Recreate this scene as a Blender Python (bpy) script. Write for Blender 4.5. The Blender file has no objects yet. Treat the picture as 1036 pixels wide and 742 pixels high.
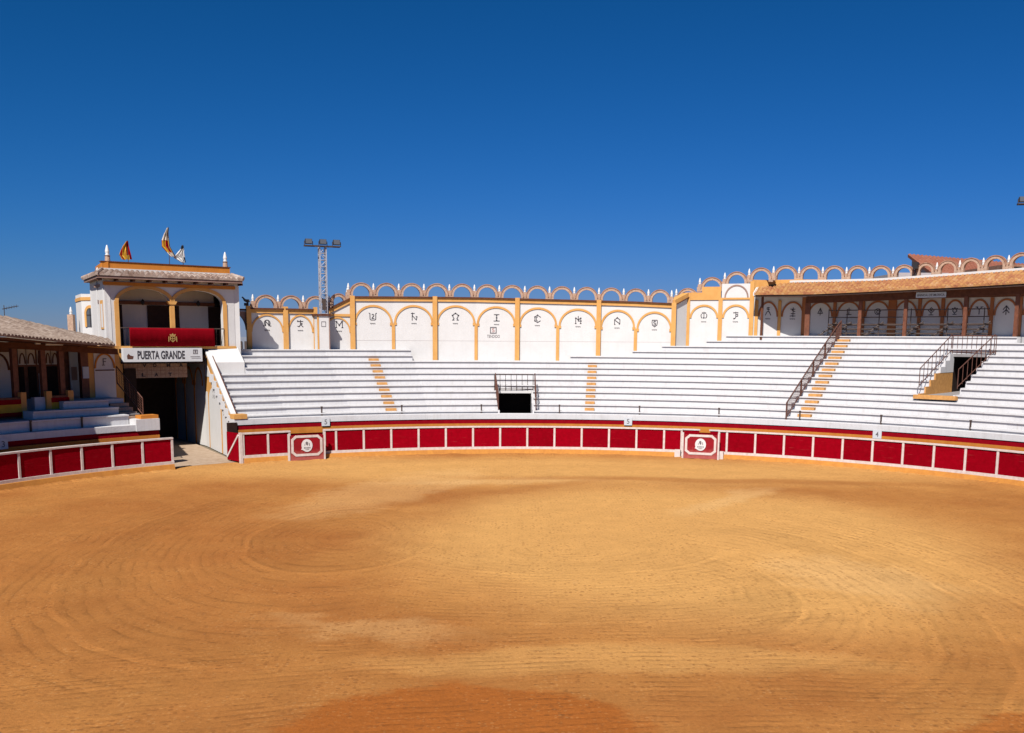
import bpy, math, random
from math import sin, cos, pi, radians as R, degrees, sqrt, atan2, hypot
from mathutils import Vector, Matrix
random.seed(7)
S = bpy.context.scene
COL = S.collection

# ------------------------------------------------------------------ camera, sky, sun, exposure
F, PITCH, CY, ROLL, EYE = 1010.0, R(8.55), 494.0, R(0.37), 6.56
cam = bpy.data.cameras.new('camera')
cam.sensor_width = 36; cam.lens = F/1036*36; cam.shift_y = (CY-371)/1036
cam.clip_start = 0.2; cam.clip_end = 6000
co = bpy.data.objects.new('camera', cam); COL.objects.link(co)
co.matrix_world = Matrix.Translation((0, 0, EYE)) @ Matrix.Rotation(R(90)-PITCH, 4, 'X') @ Matrix.Rotation(ROLL, 4, 'Z')
S.camera = co

EXPO = 1.52                              # exposure gain: the photograph is exposed for the shade of the stands
SUN_EL, SUN_AZ = R(48), R(180+18)          # azimuth clockwise from +Y
W = bpy.data.worlds.new("World"); S.world = W; W.use_nodes = True
wn = W.node_tree
sky = wn.nodes.new('ShaderNodeTexSky'); sky.sky_type = 'NISHITA'; sky.sun_disc = False
sky.sun_elevation = SUN_EL; sky.sun_rotation = SUN_AZ
sky.altitude = 0; sky.air_density = 1.0; sky.dust_density = 0.0; sky.ozone_density = 1.0
# deep polarised-looking summer blue: per channel power and gain on the sky's own colour
SKY_S = 0.075
sp = wn.nodes.new('ShaderNodeSeparateColor'); cb = wn.nodes.new('ShaderNodeCombineColor')
wn.links.new(sky.outputs[0], sp.inputs[0])
for i, (ex, ga) in enumerate(((2.1, 0.30/EXPO), (1.06, 0.37/EXPO), (1.34, 1.03/EXPO))):
    m1 = wn.nodes.new('ShaderNodeMath'); m1.operation = 'MULTIPLY'; m1.inputs[1].default_value = SKY_S
    m2 = wn.nodes.new('ShaderNodeMath'); m2.operation = 'POWER'; m2.inputs[1].default_value = ex
    m3 = wn.nodes.new('ShaderNodeMath'); m3.operation = 'MULTIPLY'; m3.inputs[1].default_value = ga/SKY_S
    wn.links.new(sp.outputs[i], m1.inputs[0]); wn.links.new(m1.outputs[0], m2.inputs[0]); wn.links.new(m2.outputs[0], m3.inputs[0]); wn.links.new(m3.outputs[0], cb.inputs[i])
wn.links.new(cb.outputs[0], wn.nodes['Background'].inputs[0])
wn.nodes['Background'].inputs[1].default_value = SKY_S
sl = bpy.data.lights.new('sun', 'SUN'); sl.energy = 4.6; sl.angle = R(0.53); sl.color = (1.0, 0.95, 0.88)
so = bpy.data.objects.new('sun', sl); COL.objects.link(so)
sd = Vector((sin(SUN_AZ)*cos(SUN_EL), cos(SUN_AZ)*cos(SUN_EL), sin(SUN_EL)))
so.rotation_euler = sd.to_track_quat('Z', 'Y').to_euler()
S.view_settings.view_transform = 'Standard'; S.view_settings.look = 'None'
S.view_settings.gamma = 1; S.view_settings.exposure = math.log2(EXPO)
S.render.engine = 'CYCLES'; S.cycles.diffuse_bounces = 1; S.cycles.max_bounces = 4

# ------------------------------------------------------------------ survey: the ring and where a sight line meets it
CX, CYY = 1.64, 31.3
def ray(x, y):
    a = x-518; b = y-CY
    u = a*cos(ROLL)+b*sin(ROLL); w = -a*sin(ROLL)+b*cos(ROLL)
    X = u/F; V = -w/F; c = cos(PITCH); s = sin(PITCH)
    return (X, c+V*s, -s+V*c)
def hit(x, y, r):
    d = ray(x, y); A = d[0]**2+d[1]**2; B = 2*(-CX*d[0]-CYY*d[1]); Cc = CX*CX+CYY*CYY-r*r
    t = (-B+sqrt(B*B-4*A*Cc))/(2*A)
    X, Y, Z = d[0]*t, d[1]*t, EYE+d[2]*t
    return degrees(atan2(X-CX, Y-CYY)), Z
def th(x, r, y=330): return hit(x, y, r)[0]
def gnd(x, y, z=0.0):
    d = ray(x, y); t = (z-EYE)/d[2]; return (d[0]*t, d[1]*t)
def at_depth(x, y, Y):
    d = ray(x, y); t = Y/d[1]; return (d[0]*t, Y, EYE+d[2]*t)
def pol(r, t, z=0.0): return (CX+r*sin(R(t)), CYY+r*cos(R(t)), z)

# ------------------------------------------------------------------ materials
M = {}
ALB = 0.72
def mat(name, col, rough=0.8, spec=0.3, var=0.08, scale=3.0, bump=0.0, bscale=20.0, col2=None, metal=0.0, rnd=0.0, streak=0.0):
    col = tuple(c*ALB for c in col); col2 = tuple(c*ALB for c in col2) if col2 else None
    m = bpy.data.materials.new(name); m.use_nodes = True; n = m.node_tree; L = n.links
    b = n.nodes['Principled BSDF']; b.inputs['Roughness'].default_value = rough
    b.inputs['Specular IOR Level'].default_value = spec; b.inputs['Metallic'].default_value = metal
    tc = n.nodes.new('ShaderNodeNewGeometry')
    nz = n.nodes.new('ShaderNodeTexNoise'); nz.inputs['Scale'].default_value = scale; nz.inputs['Detail'].default_value = 6
    nz.inputs['Roughness'].default_value = 0.65
    L.new(tc.outputs['Position'], nz.inputs['Vector'])
    rp = n.nodes.new('ShaderNodeValToRGB')
    c2 = col2 if col2 else tuple(max(0, c*(1-var*3)) for c in col)
    rp.color_ramp.elements[0].position = 0.32; rp.color_ramp.elements[1].position = 0.66
    rp.color_ramp.elements[0].color = (*c2, 1); rp.color_ramp.elements[1].color = (*col, 1)
    L.new(nz.outputs['Fac'], rp.inputs['Fac']); out = rp.outputs['Color']
    if streak > 0:
        mp = n.nodes.new('ShaderNodeMapping'); mp.inputs['Scale'].default_value = (3.0, 3.0, 0.35)
        L.new(tc.outputs['Position'], mp.inputs['Vector'])
        n2 = n.nodes.new('ShaderNodeTexNoise'); n2.inputs['Scale'].default_value = 2.2; n2.inputs['Detail'].default_value = 8
        L.new(mp.outputs[0], n2.inputs['Vector'])
        r2 = n.nodes.new('ShaderNodeValToRGB'); r2.color_ramp.elements[0].position = 0.5; r2.color_ramp.elements[1].position = 0.8
        r2.color_ramp.elements[0].color = (1, 1, 1, 1); r2.color_ramp.elements[1].color = (1-streak, 1-streak*1.1, 1-streak*1.25, 1)
        L.new(n2.outputs['Fac'], r2.inputs['Fac'])
        mx = n.nodes.new('ShaderNodeMixRGB'); mx.blend_type = 'MULTIPLY'; mx.inputs[0].default_value = 1
        L.new(out, mx.inputs[1]); L.new(r2.outputs[0], mx.inputs[2]); out = mx.outputs[0]
    if rnd > 0:
        oi = n.nodes.new('ShaderNodeObjectInfo'); mr = n.nodes.new('ShaderNodeMapRange')
        mr.inputs['To Min'].default_value = 1-rnd; mr.inputs['To Max'].default_value = 1+rnd
        L.new(oi.outputs['Random'], mr.inputs['Value'])
        hs = n.nodes.new('ShaderNodeHueSaturation'); L.new(mr.outputs[0], hs.inputs['Value']); L.new(out, hs.inputs['Color'])
        out = hs.outputs[0]
    L.new(out, b.inputs['Base Color'])
    if bump > 0:
        n3 = n.nodes.new('ShaderNodeTexNoise'); n3.inputs['Scale'].default_value = bscale; n3.inputs['Detail'].default_value = 5
        L.new(tc.outputs['Position'], n3.inputs['Vector'])
        bp = n.nodes.new('ShaderNodeBump'); bp.inputs['Strength'].default_value = 0.6; bp.inputs['Distance'].default_value = bump
        L.new(n3.outputs['Fac'], bp.inputs['Height']); L.new(bp.outputs[0], b.inputs['Normal'])
    M[name] = m; return m
mat('lime_white', (0.82, 0.80, 0.785), 0.9, 0.15, col2=(0.77, 0.75, 0.735), scale=1.6, bump=0.008, bscale=9, streak=0.04)
mat('tier_white', (0.81, 0.80, 0.81), 0.85, 0.2, col2=(0.74, 0.725, 0.735), scale=1.4, bump=0.010, bscale=10, streak=0.13)
mat('ochre', (0.82, 0.44, 0.14), 0.85, 0.15, col2=(0.74, 0.37, 0.11), scale=2, bump=0.008, bscale=14, streak=0.10)
mat('ochre_shaded', (0.52, 0.20, 0.085), 0.85, 0.12, col2=(0.42, 0.15, 0.06), scale=3)  # darker copy of the ochre: gallery shade painted into the colour
mat('deep_ochre', (0.72, 0.27, 0.045), 0.85, 0.15, col2=(0.60, 0.21, 0.035), scale=2, bump=0.008, streak=0.1)
mat('step_ochre', (0.78, 0.40, 0.13), 0.85, 0.15, col2=(0.55, 0.27, 0.09), scale=5)
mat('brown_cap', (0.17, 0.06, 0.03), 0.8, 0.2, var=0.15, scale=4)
mat('brown_wood', (0.24, 0.085, 0.045), 0.6, 0.3, var=0.15, scale=5)
mat('dark_wood', (0.045, 0.022, 0.016), 0.7, 0.2, var=0.15, scale=5)
mat('stone_pink', (0.66, 0.46, 0.34), 0.9, 0.15, col2=(0.44, 0.28, 0.20), scale=9, bump=0.02, bscale=18)
mat('fence_white', (0.84, 0.76, 0.73), 0.7, 0.25, col2=(0.68, 0.57, 0.53), scale=6, streak=0.12)
mat('fence_ochre', (0.74, 0.33, 0.07), 0.85, 0.15, col2=(0.60, 0.25, 0.06), scale=3, bump=0.01, streak=0.1)
mat('finial_white', (0.86, 0.86, 0.86), 0.6, 0.3, var=0.03)
mat('iron', (0.09, 0.06, 0.05), 0.6, 0.4, var=0.1)
mat('rust_iron', (0.16, 0.065, 0.045), 0.7, 0.3, var=0.12, scale=8)
mat('ink', (0.07, 0.065, 0.08), 0.8, 0.1, var=0.05)
mat('grey_ink', (0.22, 0.2, 0.21), 0.8, 0.1, var=0.05)
mat('red_ink', (0.5, 0.16, 0.13), 0.8, 0.1, var=0.05)
mat('galvanised', (0.62, 0.62, 0.68), 0.45, 0.5, var=0.08, metal=0.3)
mat('lamp_black', (0.03, 0.03, 0.035), 0.5, 0.4, var=0.1)
mat('lamp_glass', (0.12, 0.13, 0.15), 0.15, 0.6, var=0.02)
mat('grey_slab', (0.38, 0.36, 0.36), 0.85, 0.2, var=0.08)
mat('sign_white', (0.80, 0.81, 0.83), 0.5, 0.3, col2=(0.74, 0.76, 0.79), scale=3)
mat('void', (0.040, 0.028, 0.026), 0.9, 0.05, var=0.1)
mat('cloth_red', (0.36, 0.003, 0.012), 0.9, 0.05, col2=(0.28, 0.002, 0.009), scale=4)
mat('banner_red', (0.26, 0.002, 0.009), 0.9, 0.03, col2=(0.21, 0.002, 0.007), scale=4)
mat('gold', (0.62, 0.40, 0.13), 0.6, 0.4, var=0.1)
mat('yellow_cloth', (0.75, 0.42, 0.05), 0.85, 0.1, var=0.05)
mat('cream_cloth', (0.80, 0.70, 0.60), 0.85, 0.1, var=0.05)
mat('paving', (0.56, 0.42, 0.31), 0.9, 0.15, col2=(0.42, 0.30, 0.20), scale=2.5, bump=0.01)
mat('ground_earth', (0.30, 0.24, 0.17), 0.95, 0.1, var=0.1, scale=0.2)
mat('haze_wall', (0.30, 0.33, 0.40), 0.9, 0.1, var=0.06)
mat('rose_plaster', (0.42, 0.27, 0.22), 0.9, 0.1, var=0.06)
mat('pier_grey', (0.62, 0.55, 0.55), 0.9, 0.15, var=0.05)
mat('blue_white', (0.66, 0.72, 0.80), 0.8, 0.2, var=0.05)

def red_boards():
    m = mat('fence_red', (0.34, 0.0008, 0.010), 0.85, 0.02, col2=(0.26, 0.0008, 0.007), scale=5, rnd=0.13)
    n = m.node_tree; L = n.links; b = n.nodes['Principled BSDF']
    g = n.nodes.new('ShaderNodeNewGeometry'); mp = n.nodes.new('ShaderNodeMapping'); mp.inputs['Scale'].default_value = (0.9, 0.9, 14)
    L.new(g.outputs['Position'], mp.inputs['Vector'])
    nz = n.nodes.new('ShaderNodeTexNoise'); nz.inputs['Scale'].default_value = 1.6; nz.inputs['Detail'].default_value = 5
    L.new(mp.outputs[0], nz.inputs['Vector'])
    rp = n.nodes.new('ShaderNodeValToRGB'); rp.color_ramp.elements[0].position = 0.64; rp.color_ramp.elements[1].position = 0.85
    rp.color_ramp.elements[0].color = (0, 0, 0, 1); rp.color_ramp.elements[1].color = (0.55, 0.55, 0.55, 1)
    L.new(nz.outputs['Fac'], rp.inputs[0])
    mx = n.nodes.new('ShaderNodeMixRGB'); old = b.inputs['Base Color'].links[0].from_socket
    L.new(old, mx.inputs[1]); mx.inputs[2].default_value = (0.34, 0.06, 0.06, 1); L.new(rp.outputs[0], mx.inputs[0])
    L.new(mx.outputs[0], b.inputs['Base Color'])
    bp = n.nodes.new('ShaderNodeBump'); bp.inputs['Distance'].default_value = 0.012; bp.inputs['Strength'].default_value = 0.5
    L.new(nz.outputs['Fac'], bp.inputs['Height']); L.new(bp.outputs[0], b.inputs['Normal'])
red_boards()
def dusty_red():
    m = mat('dusty_red', (0.36, 0.006, 0.016), 0.6, 0.2, col2=(0.28, 0.008, 0.016), scale=4)
    n = m.node_tree; L = n.links; b = n.nodes['Principled BSDF']
    g = n.nodes.new('ShaderNodeNewGeometry'); sx = n.nodes.new('ShaderNodeSeparateXYZ'); L.new(g.outputs['Position'], sx.inputs[0])
    nz = n.nodes.new('ShaderNodeTexNoise'); nz.inputs['Scale'].default_value = 7; nz.inputs['Detail'].default_value = 6
    L.new(g.outputs['Position'], nz.inputs['Vector'])
    ma = n.nodes.new('ShaderNodeMath'); ma.operation = 'MULTIPLY_ADD'; ma.inputs[1].default_value = 0.55
    L.new(nz.outputs['Fac'], ma.inputs[0]); L.new(sx.outputs['Z'], ma.inputs[2])
    mr = n.nodes.new('ShaderNodeMapRange'); mr.inputs['From Min'].default_value = 0.35; mr.inputs['From Max'].default_value = 0.9
    mr.inputs['To Min'].default_value = 0.75; mr.inputs['To Max'].default_value = 0.0
    L.new(ma.outputs[0], mr.inputs['Value'])
    mx = n.nodes.new('ShaderNodeMixRGB'); old = b.inputs['Base Color'].links[0].from_socket
    L.new(old, mx.inputs[1]); mx.inputs[2].default_value = (0.38, 0.12, 0.10, 1); L.new(mr.outputs[0], mx.inputs[0])
    L.new(mx.outputs[0], b.inputs['Base Color'])
dusty_red()

def tile_mat(name, cols, rough=0.85):
    cols = [tuple(c*ALB for c in q) for q in cols]
    m = bpy.data.materials.new(name); m.use_nodes = True; n = m.node_tree; L = n.links
    b = n.nodes['Principled BSDF']; b.inputs['Roughness'].default_value = rough; b.inputs['Specular IOR Level'].default_value = 0.15
    g = n.nodes.new('ShaderNodeNewGeometry')
    v = n.nodes.new('ShaderNodeTexVoronoi'); v.inputs['Scale'].default_value = 4.5
    L.new(g.outputs['Position'], v.inputs['Vector'])
    nz = n.nodes.new('ShaderNodeTexNoise'); nz.inputs['Scale'].default_value = 1.3; nz.inputs['Detail'].default_value = 8; nz.inputs['Roughness'].default_value = 0.75
    L.new(g.outputs['Position'], nz.inputs['Vector'])
    sx = n.nodes.new('ShaderNodeSeparateColor'); L.new(v.outputs['Color'], sx.inputs[0])
    a = n.nodes.new('ShaderNodeMath'); a.operation = 'MULTIPLY_ADD'; a.inputs[1].default_value = 0.35
    L.new(sx.outputs[0], a.inputs[0])
    a2 = n.nodes.new('ShaderNodeMath'); a2.operation = 'MULTIPLY_ADD'; a2.inputs[1].default_value = 0.9; a2.inputs[2].default_value = -0.12
    L.new(nz.outputs['Fac'], a2.inputs[0]); L.new(a2.outputs[0], a.inputs[2])
    rp = n.nodes.new('ShaderNodeValToRGB'); cr = rp.color_ramp
    cr.elements[0].position = 0.2; cr.elements[1].position = 0.8
    cr.elements[0].color = (*cols[0], 1); cr.elements[1].color = (*cols[-1], 1)
    for i, c in enumerate(cols[1:-1]):
        e = cr.elements.new(0.2+0.6*(i+1)/(len(cols)-1)); e.color = (*c, 1)
    L.new(a.outputs[0], rp.inputs[0]); L.new(rp.outputs[0], b.inputs['Base Color'])
    M[name] = m
tile_mat('tile_orange', [(0.30, 0.115, 0.06), (0.44, 0.18, 0.085), (0.54, 0.28, 0.10), (0.58, 0.34, 0.20)])
tile_mat('tile_grey', [(0.15, 0.10, 0.08), (0.26, 0.19, 0.15), (0.34, 0.26, 0.21), (0.42, 0.34, 0.29)])
tile_mat('tile_pale', [(0.20, 0.12, 0.09), (0.36, 0.25, 0.20), (0.48, 0.37, 0.31), (0.66, 0.57, 0.52)])
tile_mat('tile_red', [(0.26, 0.085, 0.055), (0.34, 0.12, 0.075), (0.38, 0.145, 0.09), (0.42, 0.19, 0.13)])
tile_mat('brickwork', [(0.30, 0.14, 0.09), (0.40, 0.20, 0.13), (0.46, 0.26, 0.18), (0.5, 0.33, 0.24)])

def sand_mat():
    m = bpy.data.materials.new('raked_sand'); m.use_nodes = True; n = m.node_tree; L = n.links
    b = n.nodes['Principled BSDF']; b.inputs['Roughness'].default_value = 0.95; b.inputs['Specular IOR Level'].default_value = 0.08
    g = n.nodes.new('ShaderNodeNewGeometry'); P = g.outputs['Position']
    def math_(op, a, b_=None, c=None, clamp=False):
        q = n.nodes.new('ShaderNodeMath'); q.operation = op; q.use_clamp = clamp
        for i, v in enumerate((a, b_, c)):
            if v is None: continue
            if isinstance(v, (int, float)): q.inputs[i].default_value = v
            else: L.new(v, q.inputs[i])
        return q.outputs[0]
    def noise(scale, det=5, rough=0.6, vec=P, dist=0.0):
        q = n.nodes.new('ShaderNodeTexNoise'); q.inputs['Scale'].default_value = scale; q.inputs['Detail'].default_value = det
        q.inputs['Roughness'].default_value = rough; q.inputs['Distortion'].default_value = dist; L.new(vec, q.inputs['Vector']); return q
    # warped coordinates
    wz = noise(0.16, 3); vs = n.nodes.new('ShaderNodeVectorMath'); vs.operation = 'MULTIPLY_ADD'
    vs.inputs[1].default_value = (3.2, 3.2, 0); L.new(wz.outputs['Color'], vs.inputs[0]); L.new(P, vs.inputs[2])
    sub = n.nodes.new('ShaderNodeVectorMath'); sub.operation = 'SUBTRACT'; sub.inputs[1].default_value = (1.6, 1.6, 0)
    L.new(vs.outputs[0], sub.inputs[0]); WP = sub.outputs[0]
    def ell(cx, cy, rx, ry, ang=0, soft=0.35, vec=WP):
        mp = n.nodes.new('ShaderNodeMapping'); mp.vector_type = 'TEXTURE'
        mp.inputs['Location'].default_value = (cx, cy, 0); mp.inputs['Rotation'].default_value = (0, 0, R(ang)); mp.inputs['Scale'].default_value = (rx, ry, 1e6)
        L.new(vec, mp.inputs['Vector'])
        ln = n.nodes.new('ShaderNodeVectorMath'); ln.operation = 'LENGTH'; L.new(mp.outputs[0], ln.inputs[0])
        mr = n.nodes.new('ShaderNodeMapRange'); mr.interpolation_type = 'SMOOTHSTEP'
        mr.inputs['From Min'].default_value = 1-soft; mr.inputs['From Max'].default_value = 1+soft
        mr.inputs['To Min'].default_value = 1; mr.inputs['To Max'].default_value = 0
        L.new(ln.outputs['Value'], mr.inputs['Value']); return mr.outputs[0]
    def mix(fac, a, b_):
        q = n.nodes.new('ShaderNodeMixRGB')
        for i, v in enumerate((fac, a, b_)):
            if isinstance(v, (int, float)): q.inputs[i].default_value = v
            elif isinstance(v, tuple): q.inputs[i].default_value = (*v, 1)
            else: L.new(v, q.inputs[i])
        return q.outputs[0]
    big = noise(0.14, 7, 0.62).outputs['Fac']
    def rng(v, a, b_, lo=0.0, hi=1.0):
        q = n.nodes.new('ShaderNodeMapRange'); L.new(v, q.inputs['Value'])
        for k_, x_ in (('From Min', a), ('From Max', b_), ('To Min', lo), ('To Max', hi)): q.inputs[k_].default_value = x_
        return q.outputs[0]
    def val(fac, col):
        q = n.nodes.new('ShaderNodeHueSaturation'); L.new(fac, q.inputs['Value']); L.new(col, q.inputs['Color']); return q.outputs[0]
    ff = n.nodes.new('ShaderNodeVectorMath'); ff.operation = 'MULTIPLY_ADD'; ff.inputs[1].default_value = (1.8, 1.8, 0)
    L.new(noise(1.1, 8, 0.75).outputs['Color'], ff.inputs[0]); L.new(P, ff.inputs[2])
    fp_ = n.nodes.new('ShaderNodeVectorMath'); fp_.operation = 'MULTIPLY_ADD'; fp_.inputs[1].default_value = (5.0, 5.0, 0)
    L.new(noise(0.32, 8, 0.68).outputs['Color'], fp_.inputs[0]); L.new(P, fp_.inputs[2]); FV = fp_.outputs[0]
    DARK, MID, LIGHT, PALE, WET = (0.285, 0.104, 0.026), (0.40, 0.178, 0.048), (0.52, 0.277, 0.088), (0.58, 0.35, 0.145), (0.30, 0.092, 0.017)
    c = mix(rng(big, 0.35, 0.65), DARK, MID)
    c = mix(math_('MULTIPLY', ell(-13, 27, 8, 15, 0, 0.6), 0.5), c, DARK)             # darker left side, in part lens vignetting put into the colour
    c = mix(math_('MULTIPLY', ell(6.0, 33, 9.5, 11, 0, 0.28), 0.9), c, LIGHT)         # dry middle
    c = mix(math_('MULTIPLY', ell(2.5, 50, 21, 5.0, 0, 0.5), 0.85), c, LIGHT)         # far rim
    c = mix(math_('MULTIPLY', ell(-2.6, 45.6, 2.4, 7.5, -24, 0.25, FV), 0.32), c, PALE)   # dry tongue
    c = mix(math_('MULTIPLY', ell(12.1, 29.7, 1.8, 3.0, 24, 0.35, FV), 0.40), c, PALE)
    c = mix(math_('MULTIPLY', ell(11.3, 43.0, 0.9, 4.2, -34, 0.5, FV), 0.45), c, PALE)
    c = mix(math_('MULTIPLY', ell(1.5, 48.0, 4.5, 0.9, 8, 0.5, FV), 0.35), c, PALE)
    c = mix(math_('MULTIPLY', ell(9.5, 46.4, 11.5, 0.8, -4, 0.6), 0.55), c, DARK)     # damp wheel tracks
    c = mix(math_('MULTIPLY', ell(-1.0, 42.0, 0.7, 7.0, -52, 0.6), 0.40), c, DARK)
    c = mix(math_('MULTIPLY', ell(2.5, 20.0, 5.5, 0.7, 0, 0.4), 0.55), c, LIGHT)
    c = mix(math_('MULTIPLY', ell(-0.8, 24.4, 2.4, 0.9, -8, 0.5, FV), 0.3), c, PALE)
    c = mix(math_('MULTIPLY', ell(0.15, 16.9, 3.1, 2.3, 4, 0.10, ff.outputs[0]), 0.95), c, WET)   # hosed patches
    c = mix(math_('MULTIPLY', ell(10.3, 16.6, 2.6, 1.3, 12, 0.12, ff.outputs[0]), 0.75), c, WET)
    md = noise(0.9, 9, 0.72).outputs['Fac']
    c = val(rng(md, 0.3, 0.7, 0.90, 1.09), c)
    # rake passes: each pass is a family of curved furrows with its own tone
    def rake(cx, cy, sx, sy, ang, spacing, swath, mask, warp=0.6):
        mp = n.nodes.new('ShaderNodeMapping'); mp.vector_type = 'TEXTURE'
        mp.inputs['Location'].default_value = (cx, cy, 0); mp.inputs['Rotation'].default_value = (0, 0, R(ang)); mp.inputs['Scale'].default_value = (sx, sy, 1e6)
        w2 = n.nodes.new('ShaderNodeVectorMath'); w2.operation = 'MULTIPLY_ADD'; w2.inputs[1].default_value = (warp, warp, 0)
        L.new(noise(0.35, 2).outputs['Color'], w2.inputs[0]); L.new(P, w2.inputs[2]); L.new(w2.outputs[0], mp.inputs['Vector'])
        ln = n.nodes.new('ShaderNodeVectorMath'); ln.operation = 'LENGTH'; L.new(mp.outputs[0], ln.inputs[0]); d_ = ln.outputs['Value']
        saw = math_('PINGPONG', math_('DIVIDE', d_, spacing), 0.5)
        groove = math_('POWER', math_('MULTIPLY', saw, 2.0), 2.5)          # narrow dark furrows
        wn_ = n.nodes.new('ShaderNodeTexWhiteNoise'); wn_.noise_dimensions = '1D'; L.new(math_('FLOOR', math_('DIVIDE', d_, swath)), wn_.inputs['W'])
        tone = math_('SUBTRACT', wn_.outputs['Value'], 0.5)
        edge = math_('LESS_THAN', math_('FRACT', math_('DIVIDE', d_, swath)), 0.10)
        return math_('MULTIPLY', groove, mask), math_('MULTIPLY', tone, mask), math_('MULTIPLY', edge, mask)
    mL = ell(-9.5, 29, 6.5, 13, 0, 0.25); mR = ell(11.0, 26, 6.0, 11, 0, 0.25)
    mC = math_('MULTIPLY', ell(2.5, 26, 6, 6.5, 0, 0.3), 0.7)
    mO = math_('MULTIPLY', math_('SUBTRACT', 1.0, ell(1.64, 31.3, 19, 19, 0, 0.08)), 0.6)
    mF = math_('MULTIPLY', ell(0, 17.5, 12, 4.2, 0, 0.25), 0.8)
    parts = [rake(-5.2, 33, 1.0, 1.8, 0, 0.34, 1.5, mL), rake(5.0, 26.0, 1.0, 1.6, 0, 0.34, 1.35, mR), rake(2.0, 31, 1.5, 1.0, 8, 0.30, 1.6, mC),
             rake(1.64, 31.3, 1.0, 1.0, 0, 0.40, 1.4, mO, 0.3), rake(6, -22, 1.0, 1.0, 0, 0.26, 0.9, mF)]
    G_ = parts[0][0]; T_ = parts[0][1]; E_ = parts[0][2]
    for p_ in parts[1:]: G_ = math_('ADD', G_, p_[0]); T_ = math_('ADD', T_, p_[1]); E_ = math_('ADD', E_, p_[2])
    brk = rng(noise(0.8, 6, 0.65).outputs['Fac'], 0.40, 0.60)
    G_ = math_('MULTIPLY', G_, brk)
    c = val(math_('MULTIPLY_ADD', G_, -0.17, 1.04), c)  # furrow shading painted into the sand colour
    c = val(math_('MULTIPLY_ADD', T_, 0.10, 1.0), c)
    c = val(math_('MULTIPLY_ADD', math_('MULTIPLY', E_, brk), 0.11, 1.0), c)
    # grit, clods and hoof scuffs
    gr = noise(13, 8, 0.8).outputs['Fac']; fine = noise(42, 4, 0.8).outputs['Fac']
    c = val(rng(gr, 0.3, 0.7, 0.80, 1.20), c); c = val(rng(fine, 0.3, 0.7, 0.86, 1.14), c)
    def clods(scale, rad, thr, amt, col):
        vr = n.nodes.new('ShaderNodeTexVoronoi'); vr.voronoi_dimensions = '2D'; vr.inputs['Scale'].default_value = scale; L.new(P, vr.inputs['Vector'])
        sc = n.nodes.new('ShaderNodeSeparateColor'); L.new(vr.outputs['Color'], sc.inputs[0])
        k_ = math_('MULTIPLY', math_('LESS_THAN', vr.outputs['Distance'], math_('MULTIPLY', sc.outputs[1], rad)), math_('GREATER_THAN', sc.outputs[0], thr))
        k_ = math_('MULTIPLY', k_, rng(noise(0.45, 5, 0.7).outputs['Fac'], 0.38, 0.62, 0.25, 1.0))
        return k_, mix(math_('MULTIPLY', k_, amt), c, col)
    k1, c = clods(7.5, 0.40, 0.50, 0.50, (0.17, 0.062, 0.018))
    k2, c = clods(2.2, 0.14, 0.78, 0.5, (0.19, 0.075, 0.022))
    k3, c = clods(10.0, 0.36, 0.65, 0.22, (0.60, 0.36, 0.15))
    L.new(c, b.inputs['Base Color'])
    hgt = math_('ADD', math_('MULTIPLY', G_, -0.022), math_('ADD', math_('MULTIPLY', gr, 0.035), math_('MULTIPLY', md, 0.07)))
    hgt = math_('ADD', hgt, math_('MULTIPLY', k1, 0.02))
    bp = n.nodes.new('ShaderNodeBump'); bp.inputs['Strength'].default_value = 0.8; bp.inputs['Distance'].default_value = 1.0
    L.new(hgt, bp.inputs['Height']); L.new(bp.outputs[0], b.inputs['Normal'])
    M['sand'] = m
sand_mat()

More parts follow.
